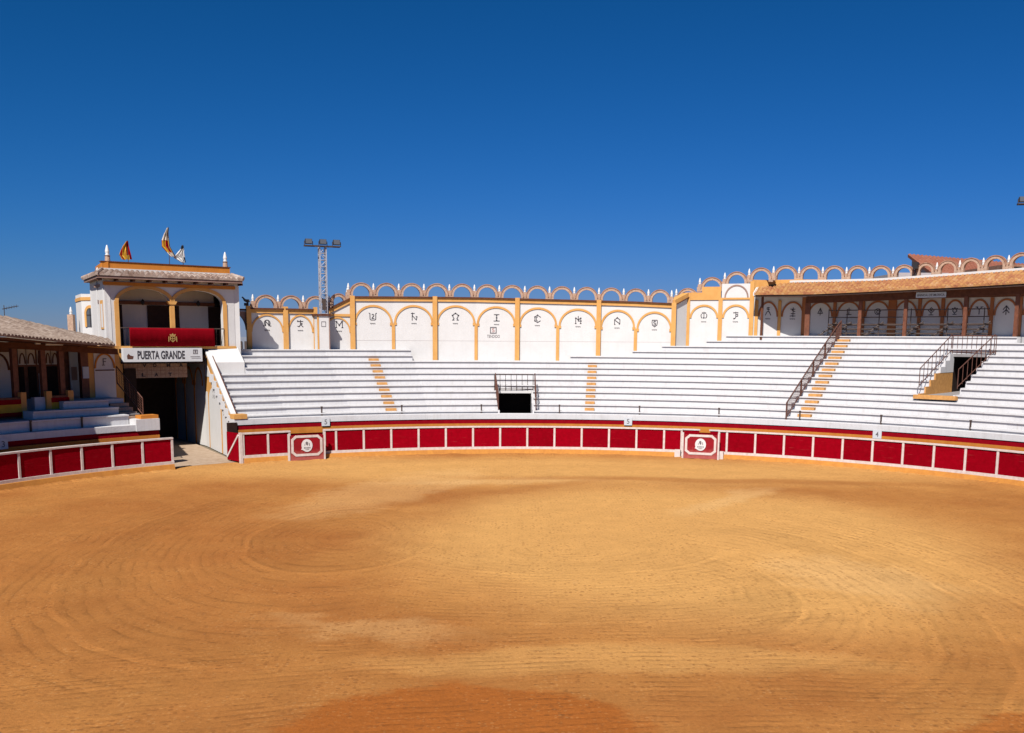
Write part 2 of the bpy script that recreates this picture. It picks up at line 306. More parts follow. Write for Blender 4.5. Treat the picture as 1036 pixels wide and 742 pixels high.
# ------------------------------------------------------------------ mesh helpers
class MB:
    def __init__(s): s.v = []; s.f = []; s.m = []
    def add(s, vs, fs, mi=0):
        o = len(s.v); s.v += [tuple(v) for v in vs]; s.f += [tuple(i+o for i in f) for f in fs]; s.m += [mi]*len(fs); return s
    def box(s, fr, x0, x1, y0, y1, z0, z1, mi=0):
        vs = [fr(x, y, z) for z in (z0, z1) for y in (y0, y1) for x in (x0, x1)]
        return s.add(vs, [(0, 2, 3, 1), (4, 5, 7, 6), (0, 1, 5, 4), (2, 6, 7, 3), (0, 4, 6, 2), (1, 3, 7, 5)], mi)
    def prism(s, fr, poly, y0, y1, mi=0):
        n = len(poly)
        vs = [fr(x, y0, z) for x, z in poly]+[fr(x, y1, z) for x, z in poly]
        fs = [tuple(range(n)), tuple(range(2*n-1, n-1, -1))]+[(i, i+n, (i+1) % n+n, (i+1) % n) for i in range(n)]
        return s.add(vs, fs, mi)
    def band(s, fr, cx, cz, ax, az, w, y0, y1, a0=0, a1=180, seg=20, mi=0):
        for i in range(seg):
            p, q = R(a0+(a1-a0)*i/seg), R(a0+(a1-a0)*(i+1)/seg)
            s.prism(fr, [(cx+(ax-w)*cos(p), cz+(az-w)*sin(p)), (cx+ax*cos(p), cz+az*sin(p)), (cx+ax*cos(q), cz+az*sin(q)), (cx+(ax-w)*cos(q), cz+(az-w)*sin(q))], y0, y1, mi)
        return s
    def tube(s, p, q, r, seg=6, r2=None, mi=0):
        p, q = Vector(p), Vector(q); d = (q-p); 
        if d.length < 1e-6: return s
        d.normalize(); a = d.orthogonal().normalized(); b = d.cross(a); r2 = r if r2 is None else r2
        vs = [p+(a*cos(2*pi*i/seg)+b*sin(2*pi*i/seg))*r for i in range(seg)]+[q+(a*cos(2*pi*i/seg)+b*sin(2*pi*i/seg))*r2 for i in range(seg)]
        fs = [(i, (i+1) % seg, (i+1) % seg+seg, i+seg) for i in range(seg)]+[tuple(range(seg-1, -1, -1)), tuple(range(seg, 2*seg))]
        return s.add(vs, fs, mi)
    def lathe(s, c, prof, seg=12, mi=0):
        vs = []; n = len(prof)
        for r, z in prof:
            for i in range(seg): vs.append((c[0]+max(r, 0.001)*cos(2*pi*i/seg), c[1]+max(r, 0.001)*sin(2*pi*i/seg), c[2]+z))
        fs = [(k*seg+i, k*seg+(i+1) % seg, (k+1)*seg+(i+1) % seg, (k+1)*seg+i) for k in range(n-1) for i in range(seg)]
        fs += [tuple(range(seg-1, -1, -1)), tuple(range((n-1)*seg, n*seg))]
        return s.add(vs, fs, mi)
    def sweep(s, prof, t0, t1, knots, mi=0):
        ts = [t0]+[k for k in knots if t0+0.01 < k < t1-0.01]+[t1]; n = len(prof)
        vs = []
        for t in ts:
            for p in prof:
                r, z = p(t) if callable(p) else p
                vs.append(pol(r, t, z))
        fs = []
        for k in range(len(ts)-1):
            for i in range(n):
                j = (i+1) % n; fs.append((k*n+i, (k+1)*n+i, (k+1)*n+j, k*n+j))
        fs += [tuple(range(n)), tuple(range(len(ts)*n-1, (len(ts)-1)*n-1, -1))]
        return s.add(vs, fs, mi)
    def line(s, fr, pts, w, y0, y1, mi=0):
        for k_, ((x0, z0), (x1, z1)) in enumerate(zip(pts[:-1], pts[1:])):
            yk = y0-0.0015*(k_ % 3)
            dx, dz = x1-x0, z1-z0; l = hypot(dx, dz)
            if l < 1e-6: continue
            nx, nz = -dz/l*w/2, dx/l*w/2; ex, ez = dx/l*w*0.3, dz/l*w*0.3
            s.prism(fr, [(x0+nx-ex, z0+nz-ez), (x0-nx-ex, z0-nz-ez), (x1-nx+ex, z1-nz+ez), (x1+nx+ex, z1+nz+ez)], yk, y1, mi)
        return s
WORLDF = lambda x, y, z: (x, y, z)
def fpol(r, t, z0=0.0):
    o = pol(r, t); u = (cos(R(t)), -sin(R(t))); n = (sin(R(t)), cos(R(t)))
    return lambda x, y, z: (o[0]+u[0]*x+n[0]*y, o[1]+u[1]*x+n[1]*y, z0+z)
def fchord(P, Q):
    L_ = hypot(Q[0]-P[0], Q[1]-P[1]); u = ((Q[0]-P[0])/L_, (Q[1]-P[1])/L_); n = (-u[1], u[0])
    return (lambda x, y, z: (P[0]+u[0]*x+n[0]*y, P[1]+u[1]*x+n[1]*y, z)), L_
def obj(name, mb, m, parent=None, smooth=False, local=False, label=None):
    me = bpy.data.meshes.new(name)
    vs = mb.v
    if parent is not None and not local:
        inv = parent.matrix_basis.inverted(); pp = parent.parent
        while pp is not None: inv = inv @ pp.matrix_basis.inverted(); pp = pp.parent
        vs = [inv @ Vector(v) for v in vs]
    me.from_pydata([tuple(v) for v in vs], [], mb.f)
    for mm in (m if isinstance(m, (list, tuple)) else [m]): me.materials.append(M[mm])
    if any(mb.m): me.polygons.foreach_set('material_index', mb.m)
    me.validate(); me.update()
    import bmesh
    bm = bmesh.new(); bm.from_mesh(me); bmesh.ops.recalc_face_normals(bm, faces=bm.faces); bm.to_mesh(me); bm.free()
    if smooth:
        me.polygons.foreach_set('use_smooth', [True]*len(me.polygons))
    o = bpy.data.objects.new(name, me); COL.objects.link(o)
    if parent is not None: o.parent = parent
    if label: o['label'] = label
    return o
def thing(name, label, cat, loc=(0, 0, 0), rotz=0.0, group=None):
    o = bpy.data.objects.new(name, None); COL.objects.link(o); o.empty_display_size = 0.3
    o.matrix_basis = Matrix.Translation(loc) @ Matrix.Rotation(rotz, 4, 'Z')
    o['label'] = label; o['category'] = cat
    if group: o['group'] = group
    return o
def solo(name, mb, m, label, cat, group=None, smooth=False):
    """a thing that is one mesh; origin at its base"""
    n = len(mb.v); cx = sum(v[0] for v in mb.v)/n; cy = sum(v[1] for v in mb.v)/n; z = min(v[2] for v in mb.v)
    mb.v = [(v[0]-cx, v[1]-cy, v[2]-z) for v in mb.v]
    o = obj(name, mb, m, None, smooth); o.location = (cx, cy, z)
    o['label'] = label; o['category'] = cat
    if group: o['group'] = group
    return o
def structure(name, mb, m, kind='structure'):
    o = obj(name, mb, m); o['kind'] = kind; return o
def copy_thing(root, loc, rotz, label, group=None):
    r = root.copy(); COL.objects.link(r); r.matrix_basis = Matrix.Translation(loc) @ Matrix.Rotation(rotz, 4, 'Z')
    r['label'] = label
    for ch in [o for o in bpy.data.objects if o.parent is root]:
        c = ch.copy(); COL.objects.link(c); c.parent = r
        for gch in [o for o in bpy.data.objects if o.parent is ch]:
            g = gch.copy(); COL.objects.link(g); g.parent = c
    return r
def text_mb(txt, fr, x0, x1, z0, z1, y, depth=0.01, bold=0.0):
    cu = bpy.data.curves.new('t', 'FONT'); cu.body = txt; cu.size = 1; cu.resolution_u = 3; cu.offset = bold
    to = bpy.data.objects.new('t', cu); COL.objects.link(to)
    dg = bpy.context.evaluated_depsgraph_get(); me = bpy.data.meshes.new_from_object(to.evaluated_get(dg))
    vs = [v.co for v in me.vertices]; fs = [tuple(p.vertices) for p in me.polygons]
    ax, bx = min(v.x for v in vs), max(v.x for v in vs); ay, by = min(v.y for v in vs), max(v.y for v in vs)
    mp = lambda v, yy: fr(x0+(v.x-ax)/(bx-ax)*(x1-x0), yy, z0+(v.y-ay)/(by-ay)*(z1-z0))
    mb = MB(); mb.add([mp(v, y) for v in vs], fs)
    bpy.data.objects.remove(to); bpy.data.curves.remove(cu); bpy.data.meshes.remove(me)
    return mb

# ------------------------------------------------------------------ ground
mb = MB(); mb.add([(-3000, -3000, -0.06), (3000, -3000, -0.06), (3000, 3000, -0.06), (-3000, 3000, -0.06)], [(0, 1, 2, 3)])
structure('ground', mb, 'ground_earth')
mb = MB(); seg = 128
mb.add([(CX, CYY, 0)]+[pol(27.5, 360*i/seg, 0.0) for i in range(seg)], [(0, i+1, (i+1) % seg+1) for i in range(seg)])
structure('arena_sand', mb, 'sand')
# sand banked against the foot of the fence
for k_, (a_, b_) in enumerate(((-68, -46.2), (-37.0, 64))):
    d_ = MB(); n_ = int((b_-a_)/0.35); vs = []
    for i in range(n_+1):
        t_ = a_+(b_-a_)*i/n_; h_ = 0.02+0.05*abs(sin(i*0.37+sin(i*0.11)*3))*random.uniform(0.4, 1.2); w_ = 0.25+h_*5*random.uniform(0.7, 1.3)
        vs += [pol(25.62, t_, h_), pol(25.54-w_*0.4, t_, h_*0.55), pol(25.54-w_, t_, -0.004)]
    d_.add(vs, [(i*3+j, (i+1)*3+j, (i+1)*3+j+1, i*3+j+1) for i in range(n_) for j in range(2)])
    structure('sand_bank', d_, 'sand')
# pavement of the gate passage
mb = MB(); a, b_, c_, d_ = pol(26.4, -45.3), pol(26.4, -37.6), pol(41.5, -34.6), pol(41.5, -43.5)
mb.add([(p[0], p[1], 0.006) for p in (a, b_, c_, d_)], [(0, 1, 2, 3)])
structure('gate_pavement', mb, 'paving')

# ------------------------------------------------------------------ barrera fence
RF = 25.8
STEP = degrees(1.56/RF)
def fence_run(t0, t1, posts, label, first=True, last=True):
    mid = (t0+t1)/2; t = thing('ring_fence', label, 'fence', pol(RF, mid, 0), 0, 'lengths of red ring fence')
    kn = [t0+0.4*i for i in range(int((t1-t0)/0.4)+1)]
    cuts = [t0]+sorted(p for p in posts if t0+0.3 < p < t1-0.3)+[t1]
    for a, b in zip(cuts[:-1], cuts[1:]):
        f, L_ = fchord(pol(RF, a), pol(RF, b))
        p = MB(); p.box(f, 0.03, L_-0.03, -0.01, 0.05, 0.30, 1.49); obj('panel', p, 'fence_red', t)
    for c in cuts:
        f = fpol(RF, c); p = MB(); w = 0.055
        zlo = 0.0 if c in (t0, t1) else 0.30
        p.box(f, -w, w, -0.05, 0.10, zlo, 1.50); obj('post', p, 'fence_white', t)
    kn = cuts+kn; kn = sorted(set(kn))
    p = MB().sweep([(RF-0.07, 1.50), (RF+0.12, 1.50), (RF+0.12, 1.58), (RF-0.07, 1.58)], t0-0.12, t1+0.12, kn); obj('top_rail', p, 'fence_white', t)
    p = MB().sweep([(RF-0.09, 0.26), (RF+0.08, 0.26), (RF+0.08, 0.40), (RF-0.09, 0.40)], t0-0.12, t1+0.12, kn); obj('bottom_rail', p, 'fence_white', t)
    p = MB().sweep([(RF-0.26, -0.02), (RF+0.08, -0.02), (RF+0.08, 0.262), (RF-0.20, 0.262)], t0, t1, kn); obj('foot_ledge', p, 'fence_ochre', t)
    # diagonal back stays in the alley
    return t
th_f = lambda x, y=432: hit(x, y, RF)[0]
tl = th_f(173.4, 441)
fence_run(tl-STEP*8-1.0, tl, [tl-STEP*i for i in range(9)], 'darker shaded length of red and white ring fence left of the arena gate')
ta, tb = th_f(245.5, 437), th_f(292.5, 434)
fence_run(ta, tb, [th_f(270.6, 435)], 'short two panel length of red fence between the gate and the burladero')
tc, td = th_f(328, 432), th_f(690, 432)
p0 = th_f(506, 430)
fence_run(tc, td, [p0+STEP*i for i in range(-9, 9)], 'long far length of red and white ring fence between the two burladeros')
te = th_f(728, 433)
p1 = th_f(736, 433)
fence_run(te, 66, [p1+STEP*i for i in range(0, 14)], 'red and white ring fence curving nearer at the right side')

# open gate leaf at the alley
P0, P1 = gnd(243.2, 469), gnd(230.2, 466.5)
f, L_ = fchord(P1, P0)
g = thing('alley_gate', 'red gate leaf with white diagonal brace standing open beside the passage', 'gate', (P0[0], P0[1], 0))
obj('panel', MB().box(f, 0, L_, 0.0, 0.05, 0.08, 1.56), 'fence_red', g)
p = MB().line(f, [(0.05, 0.25), (L_-0.12, 1.45)], 0.10, -0.04, -0.004); obj('brace', p, 'fence_white', g)
p = MB().box(fpol(RF, ta-0.28), -0.07, 0.07, -0.08, 0.10, 0.0, 1.60); obj('hinge_post', p, 'fence_white', g)

# burladeros (shelter screens)
def burladero():
    t = thing('burladero', '', 'shelter screen', (0, 0, 0), 0, 'burladeros in front of the ring fence')
    o = lambda x, y, z: (x, y, z)
    obj('board', MB().box(o, -0.93, 0.93, -0.03, 0.03, 0.02, 1.34), 'dusty_red', t, local=True)
    pts = [(-0.60, 1.29), (0.60, 1.29), (0.80, 1.12), (0.80, 0.46), (0.60, 0.30), (-0.60, 0.30), (-0.80, 0.46), (-0.80, 1.12), (-0.60, 1.29)]
    obj('border', MB().line(o, pts, 0.13, -0.052, -0.032), 'fence_white', t, local=True)
    for sx in (-1, 1):
        obj('post', MB().box(o, sx*0.98-0.045, sx*0.98+0.045, -0.06, 0.06, 0, 1.44), 'fence_white', t, local=True)
    d = MB(); n = 28; d.prism(o, [(0.30*cos(2*pi*i/n)+0.0, 0.80+0.34*sin(2*pi*i/n)) for i in range(n)], -0.06, -0.034)
    d.prism(o, [(-0.32, 0.60), (-0.16, 0.52), (0.0, 0.50), (-0.1, 0.72), (-0.26, 0.68)], -0.0585, -0.034)
    dd = obj('badge', d, 'finial_white', t, local=True)
    q = MB()
    q.prism(o, [(-0.06, 0.86), (-0.09, 0.96), (-0.02, 1.02), (0.05, 0.98), (0.05, 0.84), (0.0, 0.80)], -0.068, -0.061)
    q.prism(o, [(0.09, 0.95), (0.13, 0.93), (0.15, 0.80), (0.11, 0.78)], -0.068, -0.061)
    q.prism(o, [(-0.13, 0.90), (-0.11, 0.90), (-0.11, 0.80), (-0.14, 0.80)], -0.068, -0.061)
    for k in range(5): q.box(o, -0.17+k*0.075, -0.125+k*0.075, -0.068, -0.061, 0.64, 0.72)
    for k in range(3): q.box(o, -0.09+k*0.075, -0.045+k*0.075, -0.068, -0.061, 0.56, 0.61)
    obj('badge_print', q, 'grey_ink', dd, local=True)
    return t
bd = burladero()
def put(o, r, t): o.matrix_basis = Matrix.Translation(pol(r, t, 0)) @ Matrix.Rotation(-R(t), 4, 'Z')
t2 = hit(708.5, 461, 25.2)[0]; put(bd, 25.2, t2); bd['label'] = 'red burladero with white badge at the right, between white kerb blocks'
t1_ = hit(310.5, 458, 25.3)[0]
b2 = copy_thing(bd, (0, 0, 0), 0, 'red burladero with white badge near the gate, its lower half faded by dust'); put(b2, 25.3, t1_)
for x in (685.5, 729): # white kerb blocks either side of the right burladero
    tt = hit(x, 460, 25.5)[0]
    solo('kerb_block', MB().box(fpol(25.52, tt), -0.16, 0.16, -0.12, 0.10, 0, 0.44), 'fence_white',
         'small white block at the %s side of the right burladero' % ('left' if x < 700 else 'right'), 'block', 'white blocks beside the right burladero')
# ledge of rail returns above the gap behind the right burladero
for x, w in ((294.5, 'left'), (326, 'right')):
    tt = hit(x, 461, 25.5)[0]
    solo('kerb_block', MB().box(fpol(25.5, tt), -0.10, 0.10, -0.1, 0.1, 0, 0.40), 'fence_white', 'small white block at the %s foot of the burladero near the gate' % w, 'block')
tt0, tt1 = th_f(693.5, 432), th_f(706, 432)
def return_panel(a, b, lab):
    t = thing('ring_fence', lab, 'fence', pol(RF+0.25, (a+b)/2), 0, 'lengths of red ring fence')
    f, L_ = fchord(pol(RF+0.22, a), pol(RF+0.22, b))
    obj('panel', MB().box(f, 0, L_, 0, 0.05, 0, 1.5), 'fence_red', t)
    obj('top_rail', MB().box(f, -0.05, L_+0.05, -0.03, 0.08, 1.5, 1.58), 'fence_white', t)
return_panel(th_f(690.6, 432), th_f(707, 432), 'narrow red fence panel behind the left edge of the right burladero')
return_panel(th_f(718, 432), th_f(727, 432), 'narrow red fence panel behind the right edge of the right burladero')

# ------------------------------------------------------------------ ring walls (alley wall with white coping)
K = [-78, -72, -66, -60, -55, -50, -46, -37, -30, -22.6, -13.5, -4.5, 4.5, 9.5, 17.6, 25, 31, 38, 45, 52, 60, 68]
KF = [k*1.5 for k in range(-60, 60)]
RW = 27.5
def ring_wall(t0, t1, label, over=0.0):
    t = thing('alley_wall', label, 'wall', pol(RW, (t0+t1)/2), 0, 'low walls in front of the seating')
    obj('coping', MB().sweep([(RW-0.06, 1.85), (RW+0.66, 1.85), (RW+0.66, 2.14), (RW-0.04, 2.17), (RW-0.06, 2.15)], t0, t1, KF), 'tier_white', t)
    obj('red_band', MB().sweep([(RW-0.02, 1.59), (RW+0.6, 1.59), (RW+0.6, 1.848), (RW-0.02, 1.848)], t0, t1, KF), 'cloth_red', t)
    obj('ochre_band', MB().sweep([(RW-0.05, 1.26), (RW+0.6, 1.26), (RW+0.6, 1.588), (RW-0.05, 1.588)], t0, t1, KF), 'deep_ochre', t)
    obj('wall_face', MB().sweep([(RW, -0.02), (RW+0.6, -0.02), (RW+0.6, 1.259), (RW, 1.259)], t0, t1, KF), 'cloth_red', t)
    hooks = MB()
    return t
T0M = -36.95
wallm = ring_wall(T0M, 66, 'long white coped wall with red and ochre bands behind the right hand fence')
walll = ring_wall(-76, -45.45, 'white coped wall with red and ochre bands in front of the roofed seats')
b = MB().box(fpol(RW, -46.75), -0.62, 0.62, -0.12, 0.7, 1.84, 2.42); obj('end_block', b, 'tier_white', walll)
b = MB().box(fpol(RW, -46.4), -0.46, 0.46, 0.0, 0.62, 2.421, 2.60); obj('end_cap', b, 'deep_ochre', walll)
b = MB().box(fpol(RW, T0M+0.75), -0.36, 0.36, -0.10, 0.55, 2.172, 2.42); obj('end_cap', b, 'ochre', wallm)

# number plaques on the wall
def plaque(x, y, ch, lab):
    tt, z = hit(x, y, RW-0.1); f = fpol(RW-0.10, tt)
    t = thing('number_plaque', lab, 'sign', pol(RW-0.12, tt, z-0.25), 0, 'number plaques on the alley wall')
    obj('board', MB().box(f, -0.23, 0.23, -0.02, 0.018, z-0.23, z+0.22), 'sign_white', t)
    obj('numeral', text_mb(ch, f, -0.08, 0.08, z-0.14, z+0.14, -0.024, bold=0.01), 'grey_ink', t)
plaque(329.5, 427, '5', 'white plaque numbered 5 above the burladero near the gate')
plaque(635.5, 426.5, '5', 'white plaque numbered 5 below the right centre of the white tiers')
plaque(887.5, 439.5, '4', 'white plaque numbered 4 on the wall at the right')
plaque(3, 449.5, '3', 'grey plaque on the wall at the far left edge')

# iron stubs on the coping
for i, (x, lab) in enumerate(((325.5, 'above the plaque by the burladero'), (406.5, 'at the foot of the left ochre steps'), (487, 'just left of the small stair opening'), (566, 'just right of the small stair opening'),
          (647, 'right of the central ochre steps'), (727.5, 'above the right burladero'), (809.5, 'at the foot of the right ochre steps'), (892, 'above the plaque numbered 4'), (983, 'near the right edge of the seating'),
          (31, 'on the shaded left wall'), (83, 'where shade meets sun on the left steps'))):
    tt, z = hit(x, 415 if x > 200 else 430, 28.0)
    s_ = MB().box(fpol(28.0, tt), -0.035, 0.035, -0.035, 0.035, 2.10, 2.66); s_.box(fpol(28.0, tt), -0.05, 0.05, -0.05, 0.05, 2.60, 2.67)
    solo('iron_stanchion', s_, 'iron', 'short dark iron post on the coping, '+lab, 'post', 'iron posts along the coping')

# ------------------------------------------------------------------ seating tiers
ZN = lambda n: 2.24+0.347*n
RN = lambda n: 28.1+0.7*n
def tier(n, rng, rout=None, zb=None):
    mb = MB(); r = RN(n); zt = ZN(n)+0.06; zlo = (ZN(n-1) if n else 2.0) if zb is None else zb; ro = (r+0.72) if rout is None else rout
    for a, b in rng:
        mb.sweep([(r-0.08, zt), (ro, zt), (ro, zlo), (r, zlo), (r, zt-0.06), (r-0.08, zt-0.06)], a, b, K)
    return mb
def lstart(n): return T0M+0.1+(RN(n)-27.5)/8.0*2.05
V1 = (-5.1, -0.75); V2 = (41.5, 45.1)
stand = thing('grandstand', 'sweeping whitewashed stepped seating that fills the far and right sides', 'grandstand', pol(32, 15, 2))
X577, X640, X670, X715, X735 = th(577, 34.5, 361), th(640, 35.2, 356), th(670, 35.9, 351), th(715, 36.6, 345), th(735, 37.3, 340)
starts = {9: X577, 10: X640, 11: X670, 12: X715, 13: X735}
tops = {}
END = 66
for n in range(14):
    if n < 9: s0 = lstart(n) if n < 7 else -31.9; rng = [(s0, END)]
    elif n < 11: rng = [(-31.9, -13.6), (starts[n], END)]
    else: rng = [(starts[n], END if n < 13 else 46.2)]
    cut = []
    if n < 4: cut = [V1]
    elif n < 11: cut = [V2]
    if cut:
        c0, c1 = cut[0]; new = []
        for a, b in rng:
            if a < c0 < b: new += [(a, c0), (c1, b)]
            else: new.append((a, b))
        rng = new
    zb = None
    for piece in rng: obj('seating_tier', tier(n, [piece], zb=(ZN(n)-0.40 if n > 0 else None)), 'tier_white', stand)
mb = MB()
def terr(a, b, n, ro): mb.sweep([(RN(n)+0.5, ZN(n)+0.059), (ro, ZN(n)+0.059), (ro, ZN(n)-0.4), (RN(n)+0.5, ZN(n)-0.4)], a, b, K)
terr(-31.9, -13.6, 10, 36.6); terr(-13.6, X577, 8, 36.6); terr(X577, X640, 9, 36.6); terr(X640, X670, 10, 36.6); terr(X670, 14.2, 11, 36.6)
terr(14.2, X715, 11, 38.0); terr(X715, X735, 12, 38.0); terr(X735, 46.2, 13, 41.5); terr(46.2, END, 12, 41.5)
obj('terrace', mb, 'tier_white', stand)

# ochre aisle steps
def aisle(tt, n0, n1, hw, lean=0.0):
    for n in range(n0, n1+1):
        r = RN(n)
        f = fpol(r, tt+lean*n); b = MB().box(f, -hw, hw, -0.40, -0.02, (ZN(n-1)+0.062 if n else 2.16), ZN(n)-0.14)
        obj('aisle_step', b, 'step_ochre', stand)
aisle(-17.85, 1, 9, 0.30); aisle(5.95, 1, 8, 0.28); aisle(30.95, 1, 13, 0.36)

# stairwell openings (vomitories)
def vomitory(V, rf, rb, zf, zh, nf, nb, label, ochre_left):
    t = thing('stairwell', label, 'stairwell', pol(rb, (V[0]+V[1])/2, zf), 0)
    a, b = V; kn = K
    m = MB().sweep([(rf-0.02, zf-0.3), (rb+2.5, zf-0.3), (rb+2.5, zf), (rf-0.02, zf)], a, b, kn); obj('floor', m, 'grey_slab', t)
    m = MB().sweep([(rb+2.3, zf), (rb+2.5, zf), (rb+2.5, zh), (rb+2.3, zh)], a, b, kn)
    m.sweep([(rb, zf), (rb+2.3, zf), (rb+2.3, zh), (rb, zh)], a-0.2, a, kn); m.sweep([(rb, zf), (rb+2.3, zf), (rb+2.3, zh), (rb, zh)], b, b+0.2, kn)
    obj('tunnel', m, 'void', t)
    m = MB().sweep([(rb-0.12, zh), (rb+2.5, zh), (rb+2.5, zh+0.16), (rb-0.12, zh+0.16)], a-0.1, b+0.1, kn); obj('lintel', m, 'grey_slab' if ochre_left else 'lime_white', t)
    for side, t_ in (('left_wall', a), ('right_wall', b)):
        s = 1 if side == 'left_wall' else -1
        w = MB(); o2 = MB()
        for n in range(nf, nb):
            r0, r1 = RN(n)-(0.0 if n > nf else 0.2), RN(n+1)
            z1 = ZN(n)+0.085
            ta_, tb_ = (t_-0.02, t_+0.17) if s > 0 else (t_-0.17, t_+0.02)
            zsplit = min(z1, zf+1.15) if ochre_left and s > 0 else zf
            if z1 > zsplit+0.01: w.sweep([(r0, zsplit), (r1, zsplit), (r1, z1), (r0, z1)], ta_, tb_, [])
            if zsplit > zf+0.01: o2.sweep([(r0-0.0, zf-0.1), (r1, zf-0.1), (r1, zsplit), (r0, zsplit)], ta_, tb_-0.02, [])
        if w.v: obj('side_wall', w, 'tier_white', t)
        if o2.v: obj('ochre_dado', o2, 'step_ochre', t)
    return t
v1 = vomitory(V1, 28.2, 30.9, 1.55, 3.18, 0, 4, 'small dark stairwell opening low in the centre of the white tiers', False)
v2 = vomitory(V2, 30.9, 35.8, 3.62, 5.66, 4, 11, 'large dark stairwell opening with ochre side wall high in the right tiers', True)
obj('threshold', MB().sweep([(30.55, 3.45), (31.0, 3.45), (31.0, 3.66), (30.55, 3.66)], 41.1, 45.3, K), 'step_ochre', v2)
# fill between lintel of the small stairwell and tier 4
obj('head_wall', MB().sweep([(30.86, 3.34), (31.2, 3.34), (31.2, 3.70), (30.86, 3.70)], V1[0], V1[1], K), 'tier_white', v1)

def rail_run(t, pts, hgt, nbar, m='rust_iron', rr=0.022, mid=False, mesh=False):
    """a sloping railing through foot points pts"""
    top = MB(); bars = MB(); low = MB()
    for p, q in zip(pts[:-1], pts[1:]):
        p, q = Vector(p), Vector(q)
        top.tube(p+Vector((0, 0, hgt)), q+Vector((0, 0, hgt)), rr*1.2); low.tube(p+Vector((0, 0, 0.1)), q+Vector((0, 0, 0.1)), rr)
        for i in range(nbar+1):
            c = p.lerp(q, i/nbar); obj('bar', MB().tube(c, c+Vector((0, 0, hgt)), rr if i in (0, nbar) else rr*0.75), m, t)
    obj('top_rail', top, m, t); obj('bottom_rail', low, m, t)
# railings round the small stairwell
t = thing('railing', 'black railing over the small central stairwell opening', 'railing', pol(30.8, -2.9, 3.3))
rail_run(t, [pol(30.78, V1[0]-0.05, 3.34), pol(30.78, V1[1]+0.05, 3.34)], 1.0, 7, 'iron')
def mesh_side(tt, r0, z0, r1, z1, hgt, label, m='rust_iron', n=12):
    t = thing('railing', label, 'railing', pol(r0, tt, z0)); A = Vector(pol(r0, tt, z0)); B = Vector(pol(r1, tt, z1)); H = Vector((0, 0, hgt))
    obj('top_rail', MB().tube(A+H, B+H, 0.03), m, t); obj('bottom_rail', MB().tube(A+Vector((0, 0, .08)), B+Vector((0, 0, .08)), 0.025), m, t)
    for q in (0, 0.5, 1): obj('post', MB().tube(A.lerp(B, q), A.lerp(B, q)+H, 0.03), m, t)
    w = MB()
    for i in range(1, n): c = A.lerp(B, i/n); w.tube(c+Vector((0, 0, .08)), c+H, 0.009, 4)
    for k in range(1, 7): w.tube(A+H*(k/7), B+H*(k/7), 0.007, 4)
    obj('wire_mesh', w, m, t)
mesh_side(V1[0]+0.05, 28.2, 2.30, 30.78, 3.42, 0.98, 'sloping brown mesh railing on the left side of the small stairwell', n=16)
mesh_side(V1[1]+0.25, 28.2, 2.30, 30.78, 3.42, 0.98, 'sloping brown mesh railing on the right side of the small stairwell', n=16)
# railings round the large stairwell
t = thing('railing', 'brown barred railing along the head of the large right stairwell', 'railing', pol(35.7, 43.6, 5.82))
rail_run(t, [pol(35.72, V2[0], 5.83), pol(35.72, V2[1]+0.2, 5.83)], 1.02, 9)
t = thing('railing', 'sloping barred railing down the left side of the large stairwell', 'railing', pol(32.6, V2[0], 4.6))
rail_run(t, [pol(30.9, V2[0]-0.1, 4.05), pol(35.7, V2[0]-0.1, 5.9)], 1.02, 8)
t = thing('railing', 'sloping barred railing down the right side of the large stairwell', 'railing', pol(32.6, V2[1], 4.6))
rail_run(t, [pol(30.9, V2[1]+0.05, 4.05), pol(35.7, V2[1]+0.05, 5.9)], 1.02, 8)
# long handrail beside the right steps
t = thing('stair_railing', 'long brown mesh handrail climbing beside the right ochre steps', 'railing', pol(32, 29.7, 3.5))
pts = [pol(27.95, 29.2, 2.15)]+[pol(RN(n)+0.2, 29.25+0.09*n, ZN(n)+0.06) for n in (3, 6, 9, 12)]+[pol(37.3, 30.5, ZN(13)+0.06)]
H = Vector((0, 0, 0.95)); tr = MB(); wm = MB(); lr = MB()
for p, q in zip(pts[:-1], pts[1:]):
    p, q = Vector(p), Vector(q); tr.tube(p+H, q+H, 0.038); lr.tube(p+Vector((0, 0, .12)), q+Vector((0, 0, .12)), 0.03)
    for k in range(1, 8): wm.tube(p+H*(k/8), q+H*(k/8), 0.009, 4)
    for i in range(1, 12): c = p.lerp(q, i/12); wm.tube(c, c+H, 0.009, 4)
for p in pts: obj('post', MB().tube(p, Vector(p)+H, 0.045), 'rust_iron', t)
obj('top_rail', tr, 'rust_iron', t); obj('bottom_rail', lr, 'rust_iron', t); obj('wire_mesh', wm, 'rust_iron', t)

